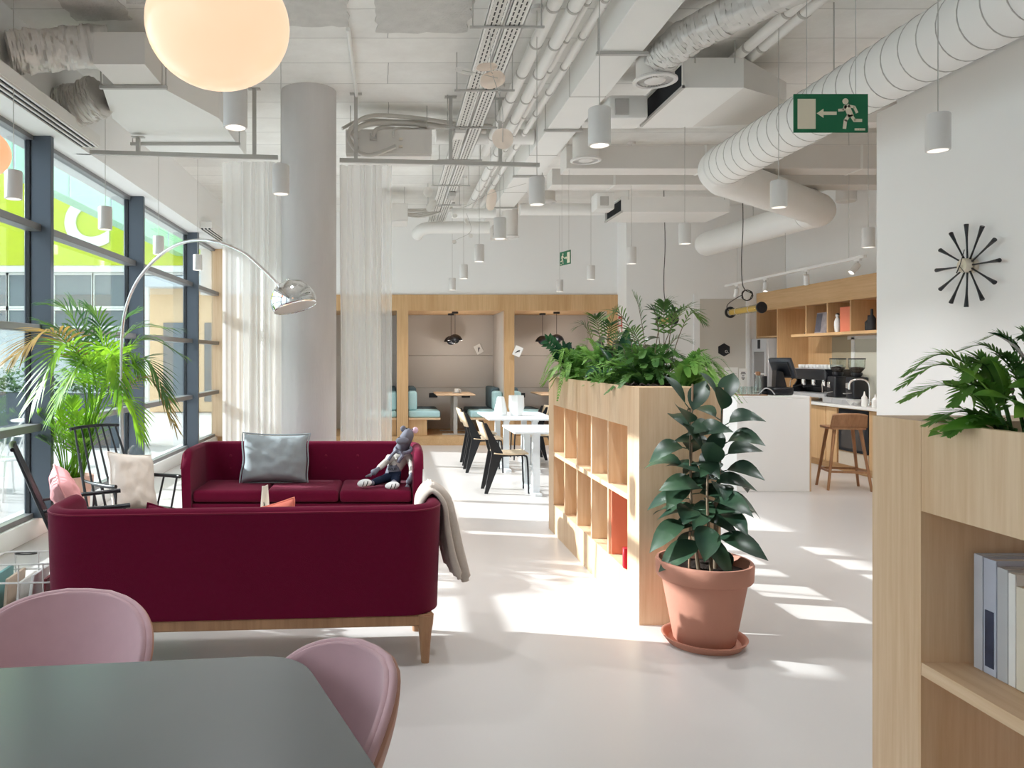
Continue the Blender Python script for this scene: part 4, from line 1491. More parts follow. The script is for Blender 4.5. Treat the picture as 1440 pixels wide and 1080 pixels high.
for i in range(26):            # young upright shoots round the base
    a = rnd.uniform(0, 2 * PI)
    d = Vector((math.cos(a) * .22, math.sin(a) * .18, 0)) * rnd.uniform(.3, 1)
    h = rnd.uniform(.35, .75)
    p0 = Vector((.07 * math.cos(a), .06 * math.sin(a), .49))
    pts = [p0, p0 + d * .3 + Vector((0, 0, h * .5)), p0 + d * .75 + Vector((0, 0, h * .85)), p0 + d * 1.3 + Vector((0, 0, h))]
    frond(fl, fst, pts, 9, .17, .014, .2, .7, .40, 0, .006, 100 + i)
for b in (fl, fd, fr_):
    for p in b.v:
        p.x = max(p.x, -3.07 - O.x + .02 * math.sin(p.z * 40))
DRY = leafy('palm_leaf_bronze', srgb(120, 104, 58), srgb(176, 140, 70), .45, .4, 5)
fl.build('light_fronds', M['palm'], t, smooth=180)
fd.build('dark_fronds', M['palm_dark'], t, smooth=180)
fr_.build('bronze_fronds', DRY, t, smooth=180)
fst.build('stems', M['palm'], t, smooth=180)

# ---------------------------------------------------------------- spindle armchairs
def spindle_chair(lab, loc, rz):
    t = thing('spindle_armchair', lab, 'chair', loc, rz, 'black spindle armchairs')
    prof = rounded_poly([(-.23, -.24), (.23, -.24), (.27, .24), (-.27, .24)], [.1, .1, .12, .12], 6)
    MB().prism(prof, .40, .43).build('seat', M['black'], t)
    for sx in (-1, 1):
        for sy in (-1, 1):
            MB().tube([(sx * .17, sy * .17, .405), (sx * .22, sy * .2, .2), (sx * .255, sy * .23, 0)], [.012, .016, .010], 10).build('leg', M['black'], t)
    MB().tube([(-.235, -.2, .16), (-.235, .2, .16)], .008, 8).build('stretcher', M['black'], t)
    MB().tube([(.235, -.2, .16), (.235, .2, .16)], .008, 8).build('stretcher', M['black'], t)
    for k in range(7):
        f = k / 6 - .5
        end = k in (0, 6)
        a = (f * .46, -.21, .42)
        b = (f * .36, -.46, 1.04)
        MB().tube([a, tuple((Vector(a) + Vector(b)) / 2), b], [.010, .012 if end else .0085, .007], 8).build('post' if end else 'spindle', M['black'], t)
    rl = [(-.215, -.462, 1.035), (-.11, -.474, 1.043), (0, -.477, 1.045), (.11, -.474, 1.043), (.215, -.462, 1.035)]
    MB().tube(bez(rl, 6), [.013] * 25, 10).build('top_rail', M['black'], t)
    for sx in (-1, 1):
        MB().tube(bez([(sx * .2, -.30, .655), (sx * .26, -.1, .66), (sx * .29, .12, .665), (sx * .285, .19, .668)], 6), [.010] * 6 + [.014] * 6 + [.015] * 7, 10).build('armrest', M['black'], t)
        MB().tube([(sx * .235, .15, .42), (sx * .284, .16, .665)], .008, 8).build('arm_support', M['black'], t)
        MB().tube([(sx * .225, .0, .42), (sx * .275, .02, .66)], .008, 8).build('arm_support', M['black'], t)
    return t
spindle_chair('black spindle armchair with cream pillow in front of the palm', (-1.93, 5.66, 0), R(-124))
spindle_chair('black spindle armchair seen edge on at the far left of the near sofa', (-1.90, 4.84, 0), R(-65))

# ---------------------------------------------------------------- magazine rack
t = thing('magazine_rack', 'white wire magazine rack on the floor left of the near sofa', 'rack', (-2.02, 4.22, 0), R(4))
for z, k in ((.46, 0), (.36, 0), (.02, 0)):
    pts = [Vector((p.x, p.y, z)) for p in rounded_poly([(-.19, -.14), (.19, -.14), (.19, .14), (-.19, .14)], .05, 5)]
    MB().tube(pts, .005, 6, False, True).build('wire_hoop', M['pend'], t)
for x in (-.13, 0, .13):
    for y in (-.14, .14):
        MB().tube([(x, y, .02), (x, y, .46)], .004, 6).build('upright_wire', M['pend'], t)
for x in (-.13, 0, .13):
    MB().tube([(x, -.14, .02), (x, .14, .02)], .004, 6).build('bottom_wire', M['pend'], t)
ring = [(x, 0, z) for (x, z) in [(.03 * math.cos(a), .03 * math.sin(a)) for a in [2 * PI * i / 16 for i in range(16)]]]
MB().tube([(-.07 + .06 * math.cos(2 * PI * i / 20), .135 + .02 * math.sin(2 * PI * i / 20), .45) for i in range(20)], .004, 6, False, True).build('handle', M['cable_dark'], t)
mags = [('teal magazine standing first in the wire rack', (118, 168, 168)), ('beige magazine in the wire rack', (196, 176, 156)), ('grey brochure in the wire rack', (206, 200, 194)),
        ('white magazine in the middle of the wire rack', (232, 230, 228)), ('maroon magazine in the wire rack', (120, 44, 52)), ('white brochure leaning at the sofa end of the wire rack', (236, 236, 236))]
for i, (lab, c) in enumerate(mags):
    x = -.155 + i * .058
    o = tag(MB().box(-.009, -.115, 0, .009, .115, .37 - .02 * (i % 3), .003, 1).build('magazine', plain('magazine_cover', srgb(*c), .5, 0, .4, .25, 14)), lab, 'magazine', 'magazines in the wire rack')
    o.location = (-2.02 + x, 4.22 + x * .07, .027)
    o.rotation_euler = (0, R(3 + i * 1.5), R(4))

# low table with table card between the sofas
t = thing('coffee_table', 'low round white side table between the sofas, mostly hidden', 'table', (-.1, 5.45, 0))
MB().lathe([(0, .42), (.2, .42), (.2, .44), (0, .44)], 36).build('tabletop', M['table_white'], t)
MB().tube([(0, 0, .01), (0, 0, .42)], .018, 12).build('stem', M['steel'], t)
MB().lathe([(0, 0), (.15, 0), (.15, .012), (0, .014)], 32).build('foot', M['steel'], t)
t = thing('coffee_table', 'low oak table between the two sofas, hidden but for its card', 'table', (-.88, 5.35, 0))
MB().box(-.4, -.3, .34, .4, .3, .375, .01, 2).build('tabletop', M['oak_x'], t)
for sx in (-1, 1):
    for sy in (-1, 1):
        MB().tube([(sx * .34, sy * .24, .34), (sx * .36, sy * .26, 0)], [.018, .012], 10).build('leg', M['walnut'], t)
t = thing('table_card', 'small white folded card standing in front of the red sofa seat', 'card', (-.88, 5.32, .376), R(-28))
b = MB()
b.bar((0, -.035, 0), (0, 0, .30), .065, .002).bar((0, .035, 0), (0, 0, .30), .065, .002)
b.build('card', M['paper'], t)
letters('lettering', 'A', .05, M['ink'], t, frame_m((0, -.018, .17), (1, 0, 0), (0, .11, 1)), .001)

# ---------------------------------------------------------------- near table and pink shell chairs
t = thing('meeting_table', 'dark grey table top with rounded corner at the very front', 'table', (-.9, 1.4, 0))
poly = [Vector(p) - Vector((-.9, 1.4)) for p in ((-2.2, 1.905), (-1.055, 2.04), (-.255, 2.135), (.13, 1.13), (-.1, .55), (-1.9, .55))]
pr = rounded_poly([(p.x, p.y) for p in poly], [.1, 2, .13, .15, .12, .12], 8)
MB().prism(pr, .718, .74).build('tabletop', M['tabletop'], t)
MB().tube([(0, 0, .02), (0, 0, .72)], .04, 18).build('pedestal', M['black_metal'], t)
MB().lathe([(0, 0), (.33, 0), (.33, .012), (.05, .03), (0, .03)], 36).build('foot', M['black_metal'], t)

def shell_chair(lab, loc, rz, zt=.79, hw=.285):
    """Upholstered shell on four legs, facing +y."""
    t = thing('shell_chair', lab, 'chair', loc, rz, 'pink velvet shell chairs')
    def shell(off):
        def fn(u, v):
            a = (u - .5) * 2
            if v < .4:
                s = v / .4
                x = a * (hw * .86 + .02 * s)
                y = .25 - .42 * s
                z = .455 - .03 * s + .05 * a * a * (1 if s > .2 else .6) + .0
                nrm = Vector((0, 0, 1))
            else:
                s = (v - .4) / .6
                h = s ** .9
                q = max(0, (h - .34) / .66)
                wd = hw * (.88 + .12 * min(1, h / .35)) * max(0.02, 1 - q ** 3.2) ** (1 / 2.9)
                x = a * wd
                z = .425 + (zt - .425) * h + .05 * a * a * (1 - s)
                y = -.17 - .10 * math.sin(min(1, s * 1.15) * PI / 2) + .22 * (x / hw) ** 2 * (1 - .3 * s)
                nrm = Vector((-a * .5, 1, .25)).normalized()
            return Vector((x, y, z)) + nrm * off
        return fn
    MB().grid(shell(.014), 28, 60).build('padding', M['pink_velvet'], t, smooth=180, solid=.02)
    MB().grid(shell(-.012), 28, 60).build('outer_shell', M['pink_shell'], t, smooth=180, solid=.014)
    f = shell(.0)
    edge = [f(0, v / 60) for v in range(25, 61)] + [f(.5, 1)] + [f(1, 1 - v / 60) for v in range(0, 36)]
    MB().tube(edge, .011, 8).build('piping', M['pink_velvet'], t, smooth=180)
    for sx in (-1, 1):
        for sy in (-1, 1):
            MB().tube([(sx * .15, sy * .13, .42), (sx * .23, sy * .22, 0)], [.014, .009], 10).build('leg', M['black_metal'], t)
    return t
shell_chair('pink velvet shell chair behind the dark table, seen from the front', (-1.08, 2.36, 0), R(172), .765, .31)
shell_chair('pink velvet shell chair at the right side of the dark table', (-.255, 1.885, 0), R(125), .79, .26)
# ---------------------------------------------------------------- white tables and wooden chairs
def white_table(lab, x0, y0, x1, y1):
    t = thing('cafe_table', lab, 'table', ((x0 + x1) / 2, (y0 + y1) / 2, 0), 0, 'white cafe tables')
    hx, hy = (x1 - x0) / 2, (y1 - y0) / 2
    MB().box(-hx, -hy, .715, hx, hy, .74, .004, 1).build('tabletop', M['table_white'], t)
    for s in (-1, 1):
        x = s * (hx - .28)
        for yy in (-hy * .62, hy * .62):
            MB().box(x - .04, yy - .025, .03, x + .04, yy + .025, .68).build('leg', M['table_white'], t)
        MB().box(x - .04, -hy * .95, 0, x + .04, hy * .95, .03).build('foot_bar', M['table_white'], t)
        MB().box(x - .04, -hy * .75, .68, x + .04, hy * .75, .715).build('support_bar', M['table_white'], t)
    return t
white_table('white cafe table nearest the planter', 1.41, 8.53, 2.62, 9.45)
white_table('white cafe table with two white vases, farther back', 1.36, 10.35, 2.32, 11.72)

def wood_chair(lab, loc, rz):
    t = thing('wooden_seat_chair', lab, 'chair', loc, rz, 'black framed cafe chairs')
    prof = [(-.30, 0), (-.262, 0), (-.10, .42), (-.085, .47), (-.11, .52), (-.275, .82), (-.305, .82), (-.215, .46)]
    for sx in (-1, 1):
        m = frame_m((sx * .175 - .016, 0, 0), (0, 1, 0), (0, 0, 1))
        MB().prism(prof, 0, .032, m).build('rear_leg', M['black_metal'], t)
        MB().tube(bez([(sx * .16, -.12, .435), (sx * .16, .10, .445), (sx * .165, .17, .44), (sx * .17, .20, .38), (sx * .175, .215, 0)], 6), .0115, 10).build('front_leg', M['black_metal'], t)
    MB().tube([(-.165, .09, .438), (.165, .09, .438)], .011, 8).build('cross_tube', M['black_metal'], t)
    MB().grid(lambda u, v: ((u - .5) * .40, -.19 + .40 * v, .458 + .012 * (2 * v - 1) ** 2 - .03 * max(0, v - .85) * 6 * (v - .85)), 8, 14).build('seat', M['oak_pale'], t, solid=.014)
    MB().grid(lambda u, v: ((u - .5) * .40, -.262 - .05 * v + .0 - .035 * (1 - (2 * u - 1) ** 2) - .02 * v, .63 + .20 * v), 12, 8).build('backrest', M['oak_pale'], t, solid=.014)
    return t
WC = wood_chair('black framed chair with pale wood seat nearest the camera, left of the white table', (1.40, 8.93, 0), R(-90))
lab = ['black framed wooden chair behind the nearest one, left of the vases table', 'black framed wooden chair farthest at the left of the vases table',
       'black framed wooden chair facing left across the vases table, half hidden by planter', 'black framed wooden chair facing left behind the vases table']
for (x, y, rz, lb) in ((1.34, 10.52, -90, lab[0]), (1.36, 11.22, -90, lab[1]), (2.24, 11.05, 90, lab[2]), (2.13, 11.78, 90, lab[3])):
    dup(WC, (x, y, 0), R(rz), lb)
t = tag(MB().lathe([(0, 0), (.085, 0), (.10, .03), (.075, .16), (.05, .26), (.044, .27), (.04, .26), (.06, .15), (.08, .03), (0, .02)], 8).build('vase', M['ceramic'], smooth=20),
        'white tapering paper vase, left one on the far white table', 'vase', 'white vases')
t.location = (1.62, 11.0, .742)
t = tag(MB().lathe([(0, 0), (.085, 0), (.115, .12), (.11, .29), (.10, .29), (.102, .12), (.07, .02), (0, .02)], 8).build('vase', M['ceramic'], smooth=20),
        'wide white facetted vase, right one on the far white table', 'vase', 'white vases')
t.location = (1.84, 10.95, .742)

# ---------------------------------------------------------------- planters with cubbies
PX0, PX1 = 1.473, 1.955
def planter(lab, y0, y1, ya, nc):
    """y0 near end, y1 far end; cubbies start at ya going to the near end in steps of .42."""
    L = y1 - y0
    t = thing('planter_shelf', lab, 'planter shelf', (PX0, y0, 0), 0, 'oak planter shelves')
    W = PX1 - PX0
    ce = ya - y0
    cs = ce - nc * .42
    MB().box(0, 0, 0, W, cs, 1.404).build('end_panel', M['oak'], t)
    MB().box(0, ce, 0, W, L, 1.404).build('end_panel', M['oak'], t)
    MB().box(0.001, cs, 0, W - .001, ce, .26).build('plinth', M['oak'], t)
    MB().box(0.001, cs, .70, W - .001, ce, .735).build('shelf', M['oak_y'], t)
    tr = MB().box(0.001, cs, 1.155, W - .001, ce, 1.19).box(0.001, cs, 1.19, .022, ce, 1.404).box(W - .022, cs, 1.19, W - .001, ce, 1.404)
    tr.build('trough', M['oak'], t)
    MB().box(.022, cs, 1.30, W - .022, ce, 1.36).build('soil', M['soil'], t)
    for k in range(1, nc):
        y = cs + k * .42
        MB().box(.001, y - .012, .26, W - .001, y + .012, .70).box(.001, y - .012, .735, W - .001, y + .012, 1.155).build('divider', M['oak'], t)
    return t
planter('long oak planter shelf full of greenery in the middle of the room', 4.45, 6.98, 6.77, 5)
planter('oak planter shelf cut off by the right edge, nearest the camera', -.23, 2.30, 2.09, 5)

t = tag(MB().box(0, 0, 0, .44, .012, .425, .002, 1).build('salmon_panel', M['salmon']), 'added salmon panel for the red bounce tint in the lowest near cubby of the long planter', 'board')
t.location = (1.49, 5.06, .262)  # added panel; red bounce light on the divider is put into its colour
t = tag(MB().box(-.02, -.10, 0, .02, .10, .13, .006, 1).build('red_box', plain('red_plastic', srgb(220, 30, 50), .4, 0, .5, .04, 8)), 'small bright red box in the lowest cubby of the long planter', 'box')
t.location = (1.56, 4.71, .262)
t.rotation_euler = (0, 0, R(80))
bk = [('silver grey hardback, farthest in the row in the nearest cubby', (196, 198, 206), .030, .31, 2.045), ('pale book with dark photo on its spine in the nearest cubby', (186, 190, 204), .042, .308, 2.005),
      ('light grey book in the nearest cubby', (186, 186, 188), .034, .295, 1.964), ('slim white book in the nearest cubby', (232, 230, 226), .022, .29, 1.934), ('cream book with gold edge in the nearest cubby', (222, 212, 194), .05, .262, 1.896),
      ('beige book near the picture edge in the nearest cubby', (204, 190, 168), .04, .27, 1.85)]
for (lab, c, w, h, y) in bk:
    t = thing('book', lab, 'book', (1.60, y, .736), 0, 'books in the nearest cubby')
    cv = plain('book_cover', srgb(*c), .45, 0, .4, .08, 10)
    MB().box(0, -w / 2, 0, .24, -w / 2 + .003, h).box(0, w / 2 - .003, 0, .24, w / 2, h).box(-.004, -w / 2, 0, .0, w / 2, h, .001, 1).build('cover', cv, t)
    MB().box(.002, -w / 2 + .003, .004, .234, w / 2 - .003, h - .005).build('pages', M['paper'], t)
    if 'photo' in lab:
        MB().box(-.006, -.014, .02, -.0035, .014, .17).build('spine_photo', plain('spine_print', srgb(52, 60, 84), .4, 0, .5, .7, 22), t)

# ---------------------------------------------------------------- foliage builders
def leaf(mb, base, d, n, L, W, droop=.3, fold=.18, tip=1.6, segs=7, belly=.45, wave=0.0):
    """Broad leaf with midrib fold: base point, direction d, face normal n."""
    d = Vector(d).normalized()
    n = Vector(n)
    s = d.cross(n)
    if s.length < 1e-3:
        s = d.cross(Vector((0, 1, .3)))
    s.normalize()
    n = s.cross(d).normalized()
    vs, fs = [], []
    for i in range(segs + 1):
        u = i / segs
        w = W * .5 * (math.sin(PI * u ** (math.log(.5) / math.log(belly))) ** .8 if 0 < u < 1 else .02)
        if u > .8:
            w *= 1 - (u - .8) / .2 * .35
        c = Vector(base) + d * (L * u) - Vector((0, 0, 1)) * (droop * L * u * u) + n * (.06 * L * math.sin(PI * u))
        f = n * (w * fold * 2)
        wv = n * (wave * W * math.sin(u * 14))
        vs += [c - s * w + f + wv, c - s * w * .5 + f * .35, c, c + s * w * .5 + f * .35, c + s * w + f - wv]
    for i in range(segs):
        for k in range(4):
            a = i * 5 + k
            fs.append((a, a + 1, a + 6, a + 5))
    mb.add(vs, fs)

def fern_thing(lab, loc, n, L, mat, seed, lo=-.6, hi=1.2, spread=(0, 2 * PI), ll=.05, nl=24, width=.014, fall=.5):
    t = thing('fern', lab, 'plant', loc, 0, 'plants in the oak planters')
    rnd = random.Random(seed)
    b, s = MB(), MB()
    for i in range(n):
        a = spread[0] + (spread[1] - spread[0]) * (i + rnd.random() * .8) / n
        l = L * rnd.uniform(.7, 1.1)
        el = rnd.uniform(.25, hi)
        dx = Vector((math.cos(a), math.sin(a), 0))
        p0 = Vector((rnd.uniform(-.03, .03), rnd.uniform(-.03, .03), 0))
        se, ce = math.sin(el), .35 + .65 * math.cos(el)
        pts = [p0, p0 + dx * l * .25 * ce + Vector((0, 0, l * .42 * se + .02)),
               p0 + dx * l * .58 * ce + Vector((0, 0, l * .72 * se)), p0 + dx * l * .95 * ce + Vector((0, 0, l * (.80 * se - fall * rnd.uniform(.4, 1.2))))]
        frond(b, s, pts, nl, ll, width, .15, 1.0, .12, 0, .0022, seed * 31 + i, tipf=.2)
    b.build('fronds', mat, t, smooth=180)
    s.build('stalks', M['fern_dark'], t, smooth=180)
    return t

def palmlet(lab, loc, fronds, mat, ll, seed, nl=15, width=.011, name='parlour_palm', cat='plant'):
    """fronds: list of (tip offset, mid lift)."""
    t = thing(name, lab, cat, loc, 0, 'plants in the oak planters')
    b, s = MB(), MB()
    for i, (tx, ty, tz, lift) in enumerate(fronds):
        tip = Vector((tx, ty, tz))
        pts = [Vector((0, 0, 0)), tip * .35 + Vector((0, 0, lift)), tip * .7 + Vector((0, 0, lift * 1.1)), tip]
        frond(b, s, pts, nl, ll, width, .25, 1.0, .42, 0, .004, seed * 17 + i)
    b.build('fronds', mat, t, smooth=180)
    s.build('stalks', M['stem'], t, smooth=180)
    return t

def leafy_plant(name, lab, loc, leaves, mat, stalk_mat='fern_dark', fold=.15, stalk=True, droop=.3, belly=.5, wave=0, rs=.004):
    """leaves: (bx, by, bz, dx, dy, dz, length, width)."""
    t = thing(name, lab, 'plant', loc, 0, 'plants in the oak planters')
    b, s = MB(), MB()
    for i, (bx, by, bz, dx, dy, dz, L, W) in enumerate(leaves):
        d = Vector((dx, dy, dz)).normalized()
        n = Vector((0, -.35, 1)) - d * d.dot(Vector((0, -.35, 1)))
        leaf(b, (bx, by, bz), d, n, L, W, droop, fold, belly=belly, wave=wave)
        if stalk:
            s.tube([Vector((bx * .25, by * .25, 0)), Vector((bx * .6, by * .6, bz * .6)), Vector((bx, by, bz))], rs, 5)
    b.build('foliage', mat, t, smooth=180)
    if stalk:
        s.build('stalks', M[stalk_mat], t, smooth=180)
    return t

def rl(seed, n, zmin, zmax, L, W, rad=.06, up=.5, a0=0, a1=2 * PI):
    rnd = random.Random(seed)
    out = []
    for i in range(n):
        a = a0 + (a1 - a0) * (i + rnd.random() * .6) / n
        z = rnd.uniform(zmin, zmax)
        r = rnd.uniform(.2, 1) * rad
        out.append((r * math.cos(a), r * math.sin(a), z, math.cos(a), math.sin(a), rnd.uniform(-.1, 1) * up * 2, L * rnd.uniform(.7, 1.15), W * rnd.uniform(.8, 1.15)))
    return out

S = 1.358   # soil surface
# middle planter, from its far end to the near end
fern_thing('pale green fern spilling over the far left corner of the long planter', (1.60, 6.50, S), 60, .40, M['fern'], 1, ll=.052, nl=30, width=.011, fall=.6, hi=1.45)
fern_thing('upright airy fern beside the far corner fern', (1.70, 6.12, S), 46, .46, M['fern'], 2, ll=.055, nl=28, width=.011, fall=.1, hi=1.5)
zz = []
def zz_plant(lab, loc, stems, seed):
    t = thing('zz_plant', lab, 'plant', loc, 0, 'plants in the oak planters')
    rnd = random.Random(seed)
    b, s = MB(), MB()
    for (tx, ty, tz) in stems:
        tip = Vector((tx, ty, tz))
        path = bez([Vector((0, 0, 0)), tip * .5 + Vector((-tx * .15, 0, tz * .1)), tip], 10)
        s.tube(path, [.009 * (1 - .6 * i / 20) for i in range(21)], 6)
        for i in range(11):
            f = .25 + .75 * i / 10
            k = f * 20
            j = min(int(k), 19)
            p = path[j].lerp(path[j + 1], k - j)
            tg = (path[j + 1] - path[j]).normalized()
            sd = tg.cross(Vector((0, 1, 0))).normalized()
            for sg in (-1, 1):
                leaf(b, p, (sd * sg + tg * .8 + Vector((0, rnd.uniform(-.4, .1), 0))), Vector((0, -1, .4)), rnd.uniform(.075, .10), .036, .05, .12, segs=5, belly=.45)
        leaf(b, path[-1], tip.normalized(), Vector((0, -1, .3)), .085, .034, 0, .1, segs=5)
    b.build('leaflets', M['zz'], t, smooth=180)
    s.build('stalks', M['zz'], t, smooth=180)
zz_plant('dark glossy plant leaning left at the far end of the long planter', (1.62, 6.66, S), [(-.22, -.05, .36), (-.12, -.1, .24), (-.06, .05, .30)], 4)
palmlet('tall thin palm with dark leaflets behind the upright fern', (1.80, 6.35, S), [(-.10, -.1, .56, .12), (.10, -.05, .62, .1), (-.22, .0, .48, .14), (.20, .1, .42, .1), (.02, -.2, .5, .12)], M['palm_dark'], .14, 5)
leafy_plant('bronze_plant', 'bronze broad leaved plant in the middle of the long planter', (1.74, 5.95, S), rl(11, 14, .16, .40, .13, .065, .09), M['rubber_dark'], 'stem')
leafy_plant('birds_nest_fern', 'tall dark wavy leaf plant in the middle of the long planter', (1.76, 5.75, S),
            [(0, 0, .02, .10, -.02, 1, .50, .10), (.02, .02, .02, .35, .1, 1, .42, .09), (-.02, 0, .02, -.4, .1, 1, .36, .09), (0, -.02, .02, .1, -.6, 1, .34, .09), (.02, 0, .02, .7, -.1, .8, .34, .085), (-.02, .01, .02, -.7, -.3, .8, .3, .08)],
            M['zz'], stalk=False, droop=.12, belly=.55, wave=.06)
fern_thing('low mossy fern at the trough edge in the middle of the long planter', (1.64, 5.78, S), 40, .30, M['fern'], 6, ll=.042, nl=24, width=.01, fall=.2, hi=1.45)
leafy_plant('trailing_plant', 'small yellow green trailing plant at the planter front edge', (1.55, 5.42, S), rl(15, 60, .03, .17, .05, .022, .12, .5), M['fern'], 'fern')
leafy_plant('arrow_leaf_plant', 'dark pointed leaf plant at the middle front of the long planter', (1.57, 5.60, S), rl(16, 9, .05, .14, .15, .045, .04, .9), M['zz'])
palmlet('airy palm with dark arching fronds above the near half of the long planter', (1.80, 5.2, S),
        [(-.32, -.05, .50, .16), (-.10, .05, .66, .1), (.12, -.02, .60, .14), (.36, .05, .50, .2), (-.2, -.1, .38, .12), (.2, -.12, .34, .1)], M['palm_dark'], .13, 8, 15)
palmlet('small palm with tall bare stem near the front of the long planter', (1.82, 5.0, S),
        [(.0, 0, .58, .1), (.05, -.1, .52, .12), (-.08, .0, .54, .12), (.26, .0, .46, .18)], M['palm_dark'], .11, 9, 12, .014)
leafy_plant('bronze_plant', 'dark bronze leaf plant left of the tall bare stem palm', (1.72, 5.3, S), rl(21, 8, .14, .34, .14, .06, .08), M['rubber_dark'], 'stem')
fern_thing('broad green fern at the near end of the long planter', (1.73, 4.98, S), 46, .40, M['fern_dark'], 12, ll=.07, nl=24, width=.014, fall=.25, hi=1.4)
fern_thing('bright fern hanging over the near right corner of the long planter', (1.86, 4.78, S), 32, .38, M['fern'], 13, ll=.06, nl=24, width=.013, fall=.5, hi=1.2, spread=(-1.8, 1.6))
fern_thing('low fern in front of the tall palms, near half of the long planter', (1.68, 5.25, S), 36, .34, M['fern'], 14, ll=.055, nl=24, width=.012, fall=.2, hi=1.4)
fern_thing('dark upright fern in the back row of the long planter, under the tall palms', (1.84, 5.52, S), 36, .42, M['fern_dark'], 18, ll=.06, nl=26, width=.012, fall=.1, hi=1.5)
fern_thing('dark upright fern in the back row of the long planter, behind the wavy leaf plant', (1.86, 5.98, S), 34, .42, M['fern_dark'], 19, ll=.06, nl=26, width=.012, fall=.1, hi=1.5)
b = MB()
rnd = random.Random(5)
for i in range(46):
    m = Matrix.Translation((rnd.uniform(-.14, .2), rnd.uniform(-.16, .14), rnd.uniform(0, .035))) @ Euler((rnd.uniform(-.6, .6), rnd.uniform(-.6, .6), rnd.uniform(0, 6))).to_matrix().to_4x4()
    b.box(-.035, -.012, -.004, .035, .012, .004, m=m)
o = b.build('bark_chips', M['bark'])
o.location = (1.66, 4.82, S + .012)
tag(o, 'dark bark chips on the soil at the near end', 'bark', None, 'stuff')

# nearest planter
def frond_plant(lab, loc, tips, mat, ll, nl, width, seed, name='fern'):
    t = thing(name, lab, 'plant', loc, 0, 'plants in the oak planters')
    b, s = MB(), MB()
    for i, (tx, ty, tz, lift) in enumerate(tips):
        tx, tz, lift = tx * .86, tz * .82, lift * .85
        tip = Vector((tx, ty, tz))
        pts = [Vector((0, 0, 0)), Vector((tx * .25, ty * .25, tz * .5 + lift)), Vector((tx * .62, ty * .62, tz * .85 + lift)), tip]
        frond(b, s, pts, nl, ll, width, .12, 1.0, .2, 0, .003, seed * 13 + i, tipf=.25)
    b.build('fronds', mat, t, smooth=180)
    s.build('stalks', M['fern_dark'], t, smooth=180)
frond_plant('feathery fern reaching left over the nearest planter', (1.63, 2.0, S),
            [(-.30, .03, .17, .10), (-.33, -.02, .13, .07), (-.26, .06, .21, .10), (-.20, -.05, .12, .08), (-.22, .02, .05, .05), (-.14, -.03, .20, .08), (-.24, -.08, .03, .05), (-.1, .02, .24, .06)], M['fern'], .06, 28, .010, 22)
frond_plant('dark fern with curled tips at the top of the nearest planter, right edge', (1.70, 1.98, S),
            [(-.22, .03, .29, .06), (-.15, .0, .25, .06), (-.12, .05, .33, .06), (-.04, .0, .34, .05), (.06, .02, .32, .05), (-.08, -.03, .22, .05)], M['fern_dark'], .04, 24, .008, 23)
rr = [(-.05, 0, .09, -.55, .05, .85, .17, .075), (-.01, .02, .10, -.25, .0, 1, .16, .07), (.02, -.03, .06, -.9, -.25, .55, .24, .075), (.06, 0, .12, .1, 0, 1, .20, .09), (-.06, -.02, .03, -1, -.1, .25, .17, .06),
      (.05, -.05, .05, -.7, -.4, .3, .22, .085), (.09, -.02, .16, -.45, -.1, 1, .20, .08), (.08, -.05, .05, .1, -.6, .5, .20, .09), (-.03, .04, .08, -.7, .3, .8, .16, .065), (.02, -.06, .03, -.6, -.6, .0, .18, .07),
      (.12, .0, .2, -.1, -.1, 1, .20, .08), (-.09, .02, .02, -.95, .2, .3, .11, .045), (.06, -.06, .02, .0, -.9, .1, .18, .08), (.0, 0, .04, -.85, 0, .15, .2, .065), (.10, -.04, .1, -.8, -.2, .4, .22, .085)]
leafy_plant('peace_lily', 'glossy broad leaved plant in the nearest planter at the right edge', (1.61, 1.94, S), rr, M['lily'], droop=.22, belly=.45, rs=.005, fold=.1)
rr2 = [(.0, 0, .18, -.3, -.1, 1, .16, .08), (.05, 0, .2, .2, 0, 1, .16, .08), (-.05, .0, .12, -.7, 0, .7, .17, .08), (0, -.05, .10, -.5, -.5, .5, .18, .08), (.05, -.05, .16, .0, -.5, .8, .16, .08), (-.04, -.03, .2, -.6, .1, .8, .15, .07)]
leafy_plant('peace_lily', 'dark glossy leaved plant behind the broad leaved one, cut by the right edge', (1.72, 2.02, S), rr2, M['zz'], droop=.2, belly=.45, rs=.005)
rr3 = [(-.03, 0, .04, -.9, .1, .3, .10, .042), (-.03, .03, .03, -.7, .6, .3, .09, .04), (-.02, -.02, .06, -.8, -.3, .5, .10, .042), (0, 0, .08, -.3, 0, 1, .09, .04), (-.04, 0, .02, -1, -.2, .1, .10, .04)]
leafy_plant('small_leafy_plant', 'small low plant at the far corner of the nearest planter', (1.58, 2.04, S), rr3, M['fern'], droop=.2)

# ---------------------------------------------------------------- rubber plant
sx, sy = 1.745, 4.185
t = thing('plant_saucer', 'terracotta saucer under the rubber plant pot', 'saucer', (sx, sy, 0))
MB().lathe([(0, 0), (.195, 0), (.222, .035), (.226, .042), (.218, .044), (.205, .035), (.19, .012), (0, .012)], 56).build('dish', M['terracotta'], t, smooth=50)
t = thing('rubber_plant', 'dark rubber plant in a terracotta pot before the planter', 'plant', (sx, sy, .013))
MB().lathe([(0, 0), (.155, 0), (.162, .01), (.222, .335), (.224, .345), (.246, .35), (.252, .36), (.256, .435), (.25, .447), (.238, .447), (.232, .43), (.225, .38), (0, .38)], 64).build('pot', M['terracotta'], t, smooth=50)
MB().grid(lambda u, v: (.228 * v * math.cos(2 * PI * u), .228 * v * math.sin(2 * PI * u), .392 + .012 * noise.noise(Vector((u * 9, v * 6, 1)))), 36, 8, True).build('soil', M['soil'], t)
rnd = random.Random(77)
leaves = MB()
